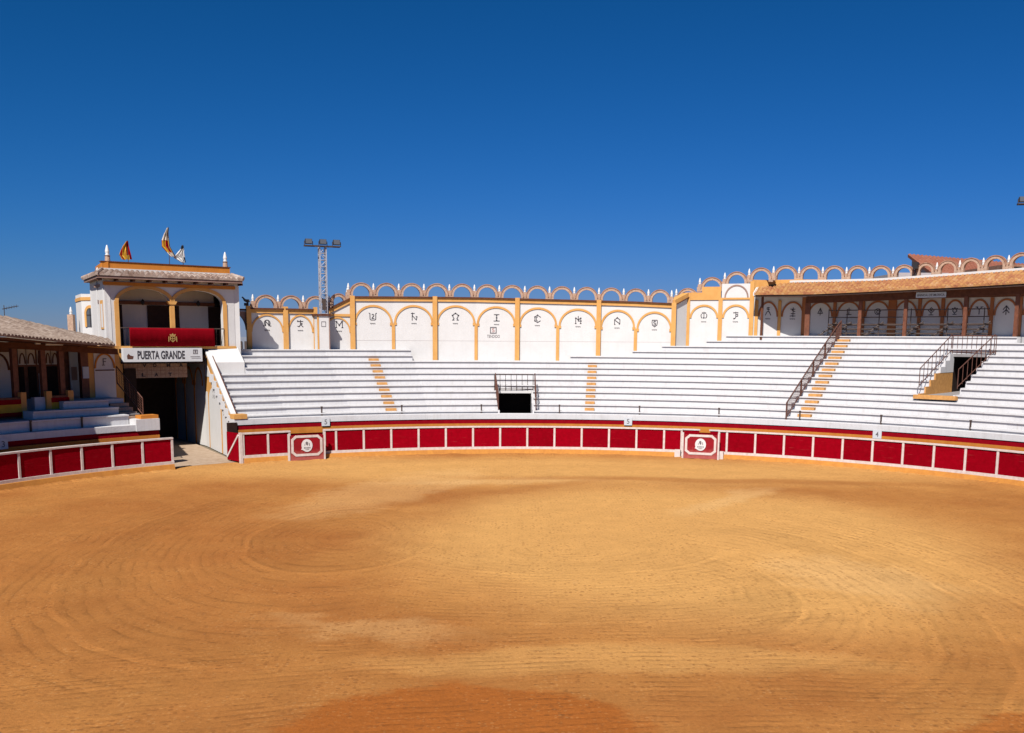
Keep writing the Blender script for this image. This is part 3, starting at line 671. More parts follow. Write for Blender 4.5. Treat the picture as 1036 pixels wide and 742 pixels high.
# ------------------------------------------------------------------ brand marks painted on the wall (local x, z about the centre, unit = 1)
def arc(cx, cz, r, a0, a1, n=14, rz=None):
    rz = r if rz is None else rz
    return [(cx+r*cos(R(a0+(a1-a0)*i/n)), cz+rz*sin(R(a0+(a1-a0)*i/n))) for i in range(n+1)]
def dot(x, z, r=.06): return arc(x, z, r, 0, 360, 8)
MARKS = {
 'n_in_ring': [arc(0, .05, .45, -60, 240, 18), [(-.25, -.35), (-.25, .3), (.25, -.25), (.25, .3)], [(-.6, -.42), (-.22, -.35)], [(.22, -.35), (.6, -.42)]],
 'cross_hook': [[(0, .55), (0, -.15), (-.2, -.45), (-.45, -.4)], [(-.4, .35), (.4, .35)], [(0, .1), (.3, 0), (.05, -.15), (.4, -.5)], dot(-.42, .4)],
 'm_bar': [[(-.5, -.5), (-.5, .5), (0, -.1), (.5, .5), (.5, -.5)], [(-.6, .5), (-.35, .5)], [(.35, .5), (.6, .5)], dot(0, -.15), [(-.62, -.5), (-.38, -.5)], [(.38, -.5), (.62, -.5)]],
 'two_in_u': [[(-.6, .55), (-.45, .48), (-.45, -.35), (-.3, -.5), (.3, -.5), (.45, -.35), (.45, .48), (.6, .55)], arc(0, .2, .16, 150, -60, 8)+[(-.15, -.25), (.18, -.25)]],
 'n_cross': [[(-.3, -.55), (-.3, .2), (.35, -.5), (.45, 0)], [(-.45, .5), (.05, .5)], [(-.25, .6), (-.25, .2)], [(.3, .05), (.5, .0)]],
 'crown_ring': [arc(0, .1, .4, -55, 235, 18), [(-.4, -.5), (-.22, -.22)], [(.4, -.5), (.22, -.22)], [(-.5, -.5), (-.2, -.5)], [(.2, -.5), (.5, -.5)], dot(0, .55), dot(-.48, .22), dot(.48, .22)],
 'i_bar': [[(0, .5), (0, -.5)], [(-.4, .5), (.4, .5)], [(-.45, -.5), (.45, -.5)], dot(0, 0, .07), dot(0, .4), dot(0, -.4)],
 'hex_c': [[(.5, .25), (.0, .58), (-.42, .3), (-.42, -.3), (0, -.58), (.45, -.3)], [(-.2, .2), (-.2, -.2), (0, -.34)], [(-.2, .2), (0, .32)], dot(0, .58), dot(-.42, .3), dot(-.42, -.3)],
 'm_cross': [[(-.4, -.55), (-.4, .35), (0, 0), (.4, .35), (.4, -.55)], [(0, .6), (0, -.2)], [(.05, -.15), (.55, -.15)], [(-.5, .3), (-.3, .3)], [(.3, .3), (.5, .3)], dot(0, .05), [(-.5, -.55), (-.3, -.55)], [(.3, -.55), (.5, -.55)]],
 'n_roof': [[(-.42, -.5), (-.42, .2), (.42, -.4), (.42, .2)], [(-.42, .25), (0, .5), (.42, .25)], [(-.1, .5), (0, .62), (.1, .5)], [(-.42, -.5), (-.3, -.5)], [(.3, -.45), (.42, -.45)]],
 's_shield': [[(-.38, .45), (.38, .45), (.42, .1), (.35, -.3), (0, -.58), (-.35, -.3), (-.42, .1), (-.38, .45)], arc(0, .14, .15, 30, 270, 8)+arc(0, -.16, .15, 90, -150, 8)],
 'anchor': [[(0, .6), (0, -.35)], [(-.3, .42), (.3, .42)], arc(0, -.05, .5, 150, 235, 8), arc(0, -.05, .5, 30, -55, 8), dot(0, -.4, .08), [(-.3, .5), (-.3, .34)], [(.3, .5), (.3, .34)]],
 'cross_p': [[(0, .6), (0, -.4), (-.25, -.6)], [(-.35, .45), (.35, .45)], [(0, .15), (.35, .15), (.35, -.15), (0, -.15)], dot(-.28, -.55), [(-.35, .52), (-.35, .38)], [(.35, .52), (.35, .38)]],
 'cross_j': [[(0, .6), (0, .15), (.05, 0), (0, -.45), (-.25, -.55)], [(-.35, .35), (.35, .35)], dot(0, .1, .08), [(-.35, .42), (-.35, .28)], [(.35, .42), (.35, .28)], dot(-.3, -.5)],
 'a_mark': [[(-.45, -.5), (-.15, .05), (.15, .05), (.45, -.5)], [(0, .1), (0, .7)], [(-.2, .65), (.2, .65)], [(-.2, .4), (.2, .4)], [(-.2, .65), (-.2, .4)]],
 'e_mark': [[(.05, -.7), (.05, .7)], [(-.35, .45), (.35, .45)], [(.05, .1), (.35, .1)], [(-.25, -.25), (.35, -.25)], [(-.4, -.6), (.4, -.6)], dot(0, .3, .1)],
 'triangle': [[(0, .6), (-.35, -.2), (.35, -.2), (0, .6)], [(0, .6), (0, -.5)]],
 't_stand': [[(0, .6), (0, -.4)], [(-.3, .3), (.3, .3)], [(-.35, -.4), (.35, -.4)]],
 'swirl': [arc(0, 0, .42, 0, 330, 18), arc(.05, -.05, .2, 90, 400, 12)],
 'diamond': [[(0, .5), (.4, .1), (0, -.3), (-.4, .1), (0, .5)], [(0, -.3), (0, -.55)], [(-.3, -.55), (.3, -.55)], dot(0, .1, .1)],
 'kite': [[(0, .5), (.3, 0), (0, -.35), (-.3, 0), (0, .5)], [(-.25, -.5), (.25, -.5)], dot(-.3, .3), dot(.3, .3)],
 'y_mark': [[(-.35, .5), (0, .1), (.35, .5)], [(0, .1), (0, -.5)], [(-.5, .5), (-.2, .5)], [(.2, .5), (.5, .5)]],
 'arrow': [[(0, .6), (0, -.6)], [(-.4, .1), (0, .6), (.4, .1)], [(-.4, -.35), (0, .1), (.4, -.35)]],
 'f_mark': [[(-.2, -.5), (-.2, .5), (.3, .5)], [(-.2, .05), (.2, .05)], [(-.4, -.5), (0, -.5)]],
}
def emblem(fr, cx, cz, s, key, parent, m='ink', cap=0.35):
    mb = MB()
    for st in MARKS[key]: mb.line(fr, [(cx+x*s, cz+z*s) for x, z in st], 0.046, -0.012, -0.002)
    if cap: # the little line of lettering under the mark, too small to read
        n = 6
        for i in range(n): mb.box(fr, cx-cap*.5+i*cap/n, cx-cap*.5+i*cap/n+cap/n*.62, -0.012, -0.002, cz-s*0.62-0.20-0.02*(i % 2), cz-s*0.62-0.15)
    obj('painted_mark', mb, m, parent)

# ------------------------------------------------------------------ boundary walls with arches, crest and finials
def finial(c, parent, s=0.82, m='finial_white'):
    mb = MB().lathe(c, [(0.10*s, 0), (0.11*s, 0.05*s), (0.07*s, 0.10*s), (0.105*s, 0.16*s), (0.10*s, 0.24*s), (0.055*s, 0.42*s), (0.02*s, 0.52*s)], 10)
    obj('finial', mb, m, parent, smooth=True)
def crest(parent, stations, r, h_arch=0.86, dep=0.30, first=True):
    """stations: list of (theta, base z); one open arch between each pair, a pier and finial at each"""
    for i, (tt, z) in enumerate(stations):
        f = fpol(r, tt); p = MB(); p.box(f, -0.17, 0.17, -dep/2+0.02, dep/2-0.02, z-0.05, z+0.26); p.box(f, -0.12, 0.12, -dep/2+0.04, dep/2-0.04, z+0.26, z+0.42)
        obj('crest_pier', p, 'stone_pink', parent); finial(pol(r, tt, z+0.42), parent)
    for (ta_, za), (tb_, zb) in zip(stations[:-1], stations[1:]):
        A, B = pol(r, ta_), pol(r, tb_); f, L_ = fchord(A, B)
        if L_ > 2.4: continue
        z = min(za, zb); rr = L_/2-0.10; st = max(0.0, h_arch-rr)
        p = MB().band(f, L_/2, z+st, rr, rr, 0.17, -dep/2, dep/2, 0, 180, 22)
        p.band(f, L_/2, z+st, rr+0.035, rr+0.035, 0.055, -dep/2-0.03, dep/2+0.03, 0, 180, 22, 1)
        if st > 0.01:
            p.box(f, L_/2-rr, L_/2-rr+0.17, -dep/2, dep/2, z-0.02, z+st); p.box(f, L_/2+rr-0.17, L_/2+rr, -dep/2, dep/2, z-0.02, z+st)
        # brick spandrel beside the springing
        for sx in (-1, 1):
            xx = L_/2+sx*rr; x_e = L_/2+sx*(L_/2)
            lo, hi = (min(xx, x_e), max(xx, x_e))
            p.prism(f, [(lo, z-0.02), (hi, z-0.02), (hi, z+(0.34 if sx > 0 else 0.20)), (lo, z+(0.20 if sx > 0 else 0.34))], -dep/2+0.03, dep/2-0.03)
        obj('crest_arch', p, ['stone_pink', 'brickwork'], parent)
def pilaster(fr, x, w, z0, z1, parent, m='ochre', d=0.06):
    obj('pilaster', MB().box(fr, x-w/2, x+w/2, -d, 0.0, z0, z1), m, parent)
def arch_mould(fr, x0, x1, zs, rise, parent, m='ochre', w=0.13, d=0.045):
    ax = (x1-x0)/2; obj('arch_moulding', MB().band(fr, (x0+x1)/2, zs, ax, rise, w, -d, -0.0, 0, 180, 24), m, parent)

RM = 36.2
# --- main far wall
wallA = thing('boundary_wall', 'long white wall of nine painted arches above the centre of the seating', 'wall', pol(RM, -2, 5), 0, 'walls of painted arches above the seating')
pxs = [356.5, 397.9, 439.9, 481.6, 523.2, 564.3, 605.6, 643.2, 681.5]
ztop = [9.09, 9.12, 9.14, 9.14, 9.10, 9.05, 8.99, 8.92, 8.81]
TH = [th(x, RM, 330) for x in pxs]
marks = ['two_in_u', 'n_cross', 'crown_ring', 'i_bar', 'hex_c', 'm_cross', 'n_roof', 's_shield']
mw = MB(); cor = MB(); capm = MB()
for i in range(8):
    A, B = pol(RM, TH[i]), pol(RM, TH[i+1]); f, L_ = fchord(A, B)
    za, zb = ztop[i], ztop[i+1]
    mw.prism(f, [(0, 4.3), (L_, 4.3), (L_, zb), (0, za)], 0.0, 0.4)
    cor.prism(f, [(0.0, za-0.24), (L_, zb-0.24), (L_, zb-0.02), (0.0, za-0.02)], -0.08, 0.0)
    capm.prism(f, [(0.0, za-0.02), (L_, zb-0.02), (L_, zb+0.07), (0.0, za+0.07)], -0.16, 0.42)
    zs = min(za, zb)-1.72
    wl = 0.155 if i % 2 == 0 else 0.10; wr = 0.10 if i % 2 == 0 else 0.155
    arch_mould(f, wl-0.05, L_-wr+0.05, zs+0.1, 1.16, wallA)
    for xx in (wl+0.02, L_-wr-0.02): obj('impost', MB().box(f, xx-0.10, xx+0.10, -0.055, 0, zs-0.05, zs+0.12), 'ochre', wallA)
    emblem(f, L_/2, zs+0.50, 0.42, marks[i], wallA)
    if i == 3:
        q = MB()
        for k in range(4):
            a0 = [(-.16, -.16), (.16, -.16), (.16, .16), (-.16, .16), (-.16, -.16)]
        q.line(f, [(L_/2-0.22+x, 7.06+z) for x, z in [(-.19, -.19), (.19, -.19), (.19, .19), (-.19, .19), (-.19, -.19)]], 0.06, -0.012, -0.002)
        obj('section_sign', q, 'grey_ink', wallA)
        obj('section_numeral', text_mb('5', f, L_/2-0.31, L_/2-0.13, 6.94, 7.18, -0.008), 'red_ink', wallA)
        obj('section_lettering', text_mb('TENDIDO', f, L_/2-0.64, L_/2+0.22, 6.56, 6.76, -0.008, bold=0.01), 'grey_ink', wallA)
for i in range(9):
    f = fpol(RM, TH[i]); wide = i % 2 == 0
    pilaster(f, 0, 0.30 if wide else 0.21, 4.4, ztop[i]+(0.10 if wide else -1.70), wallA, d=0.17 if wide else 0.062)
jn = MB()
for i in range(8):
    f, L_ = fchord(pol(RM, TH[i]), pol(RM, TH[i+1])); jn.box(f, 0.1, L_-0.1, -0.006, -0.001, 6.34, 6.355)
obj('plaster_joint', jn, 'pier_grey', wallA)
obj('wall_face', mw, 'lime_white', wallA); obj('cornice', cor, 'ochre', wallA); obj('ridge_tiles', capm, 'brown_cap', wallA)
fx = [352.5, 378, 403.6, 429, 454.7, 480, 505.2, 531, 556, 581, 606, 631, 656, 679.5]
def ztA(x):
    for i in range(8):
        if x <= pxs[i+1]: k = (x-pxs[i])/(pxs[i+1]-pxs[i]); return ztop[i]+k*(ztop[i+1]-ztop[i])
    return ztop[-1]
crest(wallA, [(th(x, RM+0.2, 300), ztA(max(x, 356.5))+0.06) for x in fx], RM+0.2)

# --- left low wall
wallB = thing('boundary_wall', 'lower white wall with two painted arches between the tower and the mast', 'wall', pol(RM, -26, 5), 0, 'walls of painted arches above the seating')
tB = [th(251.5, RM), th(288.8, RM), th(319, RM)]
for i in range(2):
    f, L_ = fchord(pol(RM, tB[i]), pol(RM, tB[i+1])); z1 = 8.22
    obj('wall_face', MB().box(f, 0, L_, 0, 0.4, 4.3, z1), 'lime_white', wallB)
    obj('cornice', MB().box(f, 0, L_, -0.08, 0, z1-0.22, z1), 'ochre', wallB)
    obj('ridge_tiles', MB().box(f, 0.1 if i == 0 else 0, L_-0.12, -0.18, 0.42, z1, z1+0.09), 'brown_cap', wallB)
    arch_mould(f, 0.12, L_-0.12, z1-1.38, 1.10, wallB, w=0.10)
    emblem(f, L_/2, z1-0.85, 0.40, ['n_in_ring', 'cross_hook'][i], wallB)
for i, tt in enumerate(tB):
    pilaster(fpol(RM, tt), 0, 0.30 if i < 2 else 0.24, 4.4, 8.42, wallB, d=0.17)
crest(wallB, [(th(x, RM+.2, 312), 8.30) for x in (256, 281.6, 307, 331.5)], RM+.2, h_arch=0.80)
# open quarter arch that ties the wall to the tower
f, L_ = fchord(pol(RM, th(238.5, RM)), pol(RM, tB[0]))
ob = MB().box(f, -0.4, L_, 0.05, 0.35, 8.12, 8.24); obj('tie_beam', ob, 'brown_cap', wallB)
q = MB(); 
for i in range(10):
    a0, a1 = R(9*i), R(9*(i+1)); cx, cz, ax, az = L_-0.1-1.0, 6.95, 1.0, 1.15
    q.prism(f, [(cx+ax*cos(a0), cz+az*sin(a0)), (cx+ax+0.05, cz+az*sin(a0)), (cx+ax+0.05, cz+az*sin(a1)), (cx+ax*cos(a1), cz+az*sin(a1))], 0.05, 0.35)
obj('quarter_arch', q, 'rose_plaster', wallB)
# little black weather figure on the wall end
tt = th(249.5, RM+.2); c = pol(RM+.1, tt, 8.45); fo = fpol(RM+.1, tt)
q = MB(); q.box(fo, -0.12, 0.12, -0.1, 0.1, 8.43, 8.60); q.prism(fo, [(-.28, 8.95), (-.20, 8.86), (-.12, 8.70), (.08, 8.60), (.22, 8.66), (.16, 8.82), (-.05, 8.82), (-.14, 8.90), (-.22, 8.98)], -0.06, 0.06)
solo('roof_figure', q, 'lamp_black', 'small black metal bird figure on the left end of the low wall', 'ornament')

# --- raked piece beside the mast
wallC = thing('boundary_wall', 'white wall bay with a raking ochre top just right of the floodlight mast', 'wall', pol(RM, -20.7, 5), 0, 'walls of painted arches above the seating')
tC0 = th(333, RM); f, L_ = fchord(pol(RM, tC0), pol(RM, TH[0]))
obj('wall_face', MB().prism(f, [(0, 4.3), (L_, 4.3), (L_, 9.05), (0, 8.30)], 0.0, 0.4), 'lime_white', wallC)
obj('raking_band', MB().prism(f, [(0, 8.02), (L_, 8.78), (L_, 9.03), (0, 8.27)], -0.08, 0), 'ochre', wallC)
obj('raking_tiles', MB().prism(f, [(0, 8.27), (L_, 9.03), (L_, 9.12), (0, 8.36)], -0.16, 0.42), 'brown_cap', wallC)
obj('string_course', MB().box(f, 0, L_, -0.062, 0, 7.86, 8.02), 'ochre', wallC)
arch_mould(f, -0.35, L_-0.10, 6.85, 0.98, wallC, w=0.10)
emblem(f, L_/2-0.1, 7.35, 0.40, 'm_bar', wallC)
crest(wallC, [(th(333.5, RM+.2), 8.34), (th(352.0, RM+.2), 8.85)], RM+.2, h_arch=0.95)

# --- pier under the mast
pier = thing('masonry_pier', 'white pier with ochre edges and brown cap carrying the floodlight mast', 'pier', pol(35.4, th(327.3, 35.2), 5.7))
f = fpol(35.2, th(327.3, 35.2))
obj('shaft', MB().box(f, -0.40, 0.40, 0.0, 1.0, 5.0, 7.86), 'lime_white', pier)
obj('edge_strip', MB().box(f, -0.40, -0.29, -0.02, 0.0, 5.6, 7.84), 'ochre', pier); obj('edge_strip', MB().box(f, 0.34, 0.40, -0.02, 0.0, 5.6, 7.84), 'rose_plaster', pier)
obj('cap', MB().box(f, -0.52, 0.50, -0.08, 1.0, 7.86, 7.98), 'brown_cap', pier)
q = MB().line(f, [(-.12, 7.2), (.14, 7.2), (.14, 7.5), (-.12, 7.5), (-.12, 7.2)], 0.03, -0.012, 0.0); obj('painted_plaque', q, 'grey_ink', pier)

# --- stepped wall right of the kink
RR = 37.5
wallD = thing('boundary_wall', 'white wall with two arches under a stepped ochre parapet beside the covered gallery', 'wall', pol(RR, 18, 6), 0, 'walls of painted arches above the seating')
tD = [th(695.5, RR), th(728.3, RR), th(759.8, RR)]
f, L_ = fchord(pol(RM, TH[-1]), pol(RR, tD[0]))
obj('wall_face', MB().prism(f, [(0, 4.3), (L_, 4.3), (L_, 9.35), (0, 8.80)], 0, 0.4), 'lime_white', wallD)
obj('raking_band', MB().prism(f, [(0.0, 8.80), (L_, 9.35), (L_, 9.62), (0.0, 9.1)], -0.08, 0.4), 'ochre', wallD)
obj('raking_tiles', MB().prism(f, [(0, 8.74), (L_, 9.29), (L_, 9.35), (0, 8.80)], -0.12, 0), 'brown_cap', wallD)
zD = [9.62, 9.98]
for i in range(2):
    f, L_ = fchord(pol(RR, tD[i]), pol(RR, tD[i+1]))
    obj('wall_face', MB().box(f, 0, L_, 0, 0.4, 5.6, 9.25), 'lime_white', wallD)
    arch_mould(f, 0.12, L_-0.12, 7.95, 0.88, wallD, w=0.13)
    emblem(f, L_/2, 8.12, 0.38, ['anchor', 'cross_p'][i], wallD)
f, L_ = fchord(pol(RR, tD[0]), pol(RR, tD[1]))
obj('ochre_parapet', MB().prism(f, [(0, 9.12), (L_, 9.12), (L_, 9.98), (L_*0.42, 9.98), (L_*0.42, 9.62), (0, 9.62)], -0.06, 0.4), 'ochre', wallD)
f, L_ = fchord(pol(RR, tD[1]), pol(RR, tD[2]))
obj('upper_panel', MB().box(f, 0.05, L_, -0.02, 0.4, 9.25, 10.16), 'lime_white', wallD)
obj('string_course', MB().box(f, 0.0, L_, -0.062, -0.02, 9.14, 9.26), 'ochre', wallD)
obj('arch_moulding', MB().band(f, L_/2, 9.26, 0.78, 0.84, 0.09, -0.05, -0.02, 0, 180, 20), 'rose_plaster', wallD)
emblem(f, L_/2, 9.68, 0.36, 'cross_j', wallD)
for i, tt in enumerate(tD):
    pilaster(fpol(RR, tt), 0, 0.27, 5.7, [9.6, 9.26, 10.3][i], wallD, d=0.10)
st = [(684.5, 9.02), (708, 9.72), (733, 10.05), (757.5, 10.28), (782, 10.40)]
crest(wallD, [(th(x, RR+.2, 290), z) for x, z in st], RR+.2, h_arch=0.86)

# ------------------------------------------------------------------ covered gallery at the right
RG = 39.0
gal = thing('covered_gallery', 'long tile roofed gallery with brown columns above the right tiers', 'gallery', pol(RG, 36, 6.8))
gx = [765.2, 788.5, 815, 844.2, 873, 902.5, 930, 953.5, 977.5, 1003.0, 1032]
rg = [37.7, 38.5, 39.0]+[39.0]*8
gt = [th(x, r, 322) for x, r in zip(gx, rg)]
gt += [gt[-1]+2.6*(i+1) for i in range(6)]; rg += [39.0]*6
gm = ['a_mark', 'e_mark', 'triangle', 't_stand', 'swirl', 'f_mark', 'diamond', 'kite', 'y_mark', 'arrow', 'crown_ring', 'hex_c', 'anchor', 'n_cross', 'i_bar', 'swirl']
ZG = 9.7
gw = MB(); f, L_ = fchord(pol(RR, tD[2]), pol(rg[0], gt[0])); gw.box(f, 0, L_, 0, 0.3, 6.2, 9.6); obj('wall_head', MB().box(f, 0, L_+0.9, -0.02, 0.35, 9.6, 10.4), 'ochre', gal)
for i in range(len(gt)-1):
    f, L_ = fchord(pol(rg[i], gt[i]), pol(rg[i+1], gt[i+1]))
    gw.box(f, 0, L_, 0, 0.3, 6.2, 10.25 if i > 2 else 9.6)
    if i < 3: obj('wall_head', MB().box(f, -0.05, L_+0.05, -0.03, 1.3-0.35*i, 9.6, 10.38), 'ochre', gal)
    if i < 11:
        arch_mould(f, 0.10, L_-0.10, 8.05, 0.98, gal, w=0.11, m='ochre_shaded')
        emblem(f, L_/2, 8.35, 0.42, gm[i], gal, cap=0.35 if i < 2 else 0)
for i, tt in enumerate(gt[:12]):
    pilaster(fpol(rg[i], tt), 0, 0.5 if i in (2, 5) else 0.2, 6.7, 9.1 if i not in (2, 5) else 9.5, gal, m='ochre' if i < 2 else 'ochre_shaded', d=0.09)
obj('back_wall', gw, 'lime_white', gal)
kk = [20+k*1.5 for k in range(40)]
obj('wall_plate', MB().sweep([(38.9, 9.12), (39.0, 9.12), (39.0, 9.4), (38.9, 9.4)], gt[2], 64, kk), 'brown_wood', gal)
# tiled roof
tG0 = th(763.3, 36.5, 295)
ze = lambda t: 9.42+max(0, t-28)*0.018
zt_ = lambda t: 10.22+max(0, t-33)*0.028
RE, RT = 36.45, 38.75
def tiled(t0, t1, re, rt, zef, ztf, pitch=0.26, rows=7, amp=0.09, thick=0.10, skew=0.0):
    """barrel tiles as a corrugated stepped sheet with a real underside"""
    ref = re if callable(re) else (lambda t: re)
    mb = MB(); nt_ = max(2, int((t1-t0)*pi/180*((ref(t1)+rt)/2)/pitch)); sub = 6; cols = nt_*sub+1
    prof = []
    for k in range(rows):
        a, b = k/rows, (k+1)/rows
        prof += [(a, 0.010), (b-0.004, 0.0)]
    nr = len(prof); vs = []
    for c in range(cols):
        t = t0+(t1-t0)*c/(cols-1); ph = 2*pi*c/sub; cr = abs(cos(ph/2))**0.8
        kq = max(0.0, (t-(t1-10))/10); re = ref(t)
        for s_, lift in prof:
            tq = t+skew*s_*kq; r = re+(rt-re)*s_; z = zef(t)+(ztf(tq)-zef(t))*s_
            vs.append(pol(r, tq, z+lift+amp*cr))
    fs = [(c*nr+i, (c+1)*nr+i, (c+1)*nr+i+1, c*nr+i+1) for c in range(cols-1) for i in range(nr-1)]
    mb.add(vs, fs)
    # underside and front lip
    vs = []
    for c in range(cols):
        t = t0+(t1-t0)*c/(cols-1); cr = abs(cos(pi*c/sub))**0.8; re = ref(t)
        tq = t+skew*max(0.0, (t-(t1-10))/10)
        vs += [pol(re, t, zef(t)+0.03+amp*cr), pol(re+0.01, t, zef(t)-thick*0.4), pol(rt, tq, ztf(tq)-thick)]
    fs = [(c*3+i, (c+1)*3+i, (c+1)*3+i+1, c*3+i+1) for c in range(cols-1) for i in range(2)]
    mb.add(vs, fs)
    return mb
obj('roof_tiles', tiled(tG0, 64, RE, RT, ze, zt_), 'tile_orange', gal)
obj('ridge_mortar', MB().sweep([(lambda t: (RT-0.12, zt_(t)+0.02)), (lambda t: (RT+0.02, zt_(t)+0.02)), (lambda t: (RT+0.02, zt_(t)+0.17)), (lambda t: (RT-0.12, zt_(t)+0.15))], tG0, 64, kk), 'lime_white', gal)
obj('roof_gable', MB().sweep([(RE+0.02, lambda: 0) if False else (lambda t: (RE+0.02, ze(t)-0.08)), (lambda t: (RT, zt_(t)-0.14)), (lambda t: (RT, zt_(t)+0.10)), (lambda t: (RE+0.02, ze(t)+0.09))], tG0-0.12, tG0+0.10, []), 'lime_white', gal)
obj('eaves_board', MB().sweep([(lambda t: (RE+0.06, ze(t)-0.14)), (lambda t: (RE+0.14, ze(t)-0.14)), (lambda t: (RE+0.14, ze(t)-0.045)), (lambda t: (RE+0.06, ze(t)-0.045))], tG0, 64, kk), 'dark_wood', gal)
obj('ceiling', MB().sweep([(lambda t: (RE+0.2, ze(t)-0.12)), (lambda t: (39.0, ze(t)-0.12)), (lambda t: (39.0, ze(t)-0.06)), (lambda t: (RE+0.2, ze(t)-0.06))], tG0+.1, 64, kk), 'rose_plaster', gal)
obj('front_beam', MB().sweep([(lambda t: (37.35, ze(t)-0.55)), (lambda t: (37.55, ze(t)-0.55)), (lambda t: (37.55, ze(t)-0.13)), (lambda t: (37.35, ze(t)-0.13))], th(815, 37.5), 64, kk), 'brown_cap', gal)
for x in (870, 916, 976.5, 1028.5):
    tt = th(x, 37.45, 320)
    obj('column', MB().box(fpol(37.45, tt), -0.10, 0.10, -0.10, 0.10, ZN(13)+0.0, ze(tt)-0.55), 'brown_wood', gal)
for x in (817,):
    tt = th(x, 37.6, 320); obj('column', MB().box(fpol(37.6, tt), -0.15, 0.15, -0.1, 0.1, ZN(13)-0.3, 9.25), 'brown_wood', gal)
tt = th(774.5, 37.2, 320); obj('column', MB().box(fpol(37.2, tt-0.35), -0.07, 0.07, -0.07, 0.07, ZN(13)-0.2, 9.3), 'brown_cap', gal)
# parapet and crest behind the roof
crs = [(757.5, None), (782, 10.42), (808, 10.42), (832, 10.38), (856, 10.33), (879, 10.29), (903, 10.25), (926, 10.34), (947, 10.42), (970, 10.50), (993.6, 10.58), (1019, 10.66), (1046, 10.70), (1074, 10.72), (1102, 10.72), (1130, 10.72)]
par = thing('boundary_wall', 'ochre parapet wall with a row of open arches behind the gallery roof', 'wall', pol(39.2, 38, 10.2), 0, 'walls of painted arches above the seating')
sts = [(th(x, 39.05, 284), z) for x, z in crs[1:]]
def zcr(t):
    for (a, za), (b, zb) in zip(sts[:-1], sts[1:]):
        if t <= b: return za+(zb-za)*(t-a)/(b-a)
    return sts[-1][1]
obj('parapet', MB().sweep([(lambda t: (38.76, 9.9)), (lambda t: (39.35, 9.9)), (lambda t: (39.35, zcr(t)+0.02)), (lambda t: (38.76, zcr(t)+0.02))], sts[0][0]-1.8, 64, [s[0] for s in sts]), 'ochre', par)
crest(par, sts, 39.05, h_arch=0.92)

# band sign
tt, z = hit(942, 297, 37.3); f = fpol(37.32, tt); 
sg = thing('gallery_sign', 'small white sign hanging under the gallery roof beside a brown column', 'sign', pol(36.8, tt, 8.9))
w = 0.86; z = ze(tt)-0.36
obj('board', MB().box(f, -w, w, -0.03, 0.0, z-0.15, z+0.17), 'blue_white', sg)
obj('lettering', text_mb('BANDA DE MÚSICA', f, -w+0.08, w-0.08, z-0.07, z+0.10, -0.034, bold=0.012), 'ink', sg)

# steel bench frames inside the gallery
sf = thing('steel_bench_frame', 'dark steel rails and stair frames of the benches inside the right gallery', 'bench frame', pol(38, 36, 7))
rb_ = 38.0
ta_, tb_ = th(838, rb_, 330), th(1000, rb_, 330)
kk2 = [ta_+(tb_-ta_)*i/14 for i in range(15)]
for zz, rr_ in ((8.42, .03), (7.98, .03), (7.52, .06), (7.24, .045), (6.98, .045)):
    m_ = MB()
    for a, b in zip(kk2[:-1], kk2[1:]): m_.tube(pol(rb_, a, zz), pol(rb_, b, zz), rr_)
    obj('rail', m_, 'iron', sf)
for x in (838, 856.5, 889, 921, 958, 995):
    tt = th(x, rb_, 330); obj('post', MB().tube(pol(rb_, tt, 6.75), pol(rb_, tt, 8.5), .03), 'iron', sf)
for x in (832, 846, 878, 918, 948, 985):
    tt = th(x, rb_, 330); m_ = MB().tube(pol(rb_-0.5, tt-0.2, 6.78), pol(rb_, tt+1.4, 7.7), .045)
    for k in range(4):
        c = Vector(pol(rb_-0.5, tt-0.2, 6.78)).lerp(Vector(pol(rb_, tt+1.4, 7.7)), (k+.5)/4); m_.box(lambda X, Y, Z, c=c: (c.x+X, c.y+Y, c.z+Z), -0.16, 0.16, -0.12, 0.12, -0.02, 0.02)
    obj('stair', m_, 'iron', sf)

# ------------------------------------------------------------------ house with red roof beyond the gallery
hs = thing('house', 'house with a red tiled roof and pale gable rising behind the right gallery', 'house', at_depth(960, 320, 84))
A = at_depth(918.5, 257.5, 88); B = at_depth(1012, 266, 92); C_ = at_depth(1060, 292, 80); D = at_depth(961, 290, 74)
A2 = at_depth(1090, 272, 96)
dz = Vector((0, 0, -0.25))
m_ = MB(); roof = [Vector(p) for p in (A, A2, C_, D)]
# corrugate the roof: strips from ridge (A..A2) to eave (D..C_)
nn = 90; vs = []; 
for i in range(nn+1):
    k = i/nn; top = roof[0].lerp(roof[1], k); low = roof[3].lerp(roof[2], k); up = Vector((0, 0, 0.09*(i % 2)))
    vs += [top+up, low+up, low+dz, top+dz]
m_.add(vs, [(i*4+j, (i+1)*4+j, (i+1)*4+(j+1) % 4, i*4+(j+1) % 4) for i in range(nn) for j in range(4)]+[(0, 1, 2, 3), (nn*4+3, nn*4+2, nn*4+1, nn*4)])
obj('roof', m_, 'tile_red', hs)
ins = lambda p, q, d: (Vector(p).lerp(Vector(q), d))
w_ = MB(); a_, d_, c2, b2_ = [Vector((p[0], p[1], p[2]-0.3)) for p in (A, D, C_, A2)]
ctr = (a_+b2_+c2+d_)/4
a_, d_, c2, b2_ = [p.lerp(Vector((ctr.x, ctr.y, p.z)), 0.05) for p in (a_, d_, c2, b2_)]
lo = lambda p: Vector((p.x, p.y, 0)); w_.add([a_, d_, c2, b2_, lo(a_), lo(d_), lo(c2), lo(b2_)], [(0, 1, 5, 4), (1, 2, 6, 5), (2, 3, 7, 6), (3, 0, 4, 7)])
obj('wall', w_, 'pier_grey', hs)
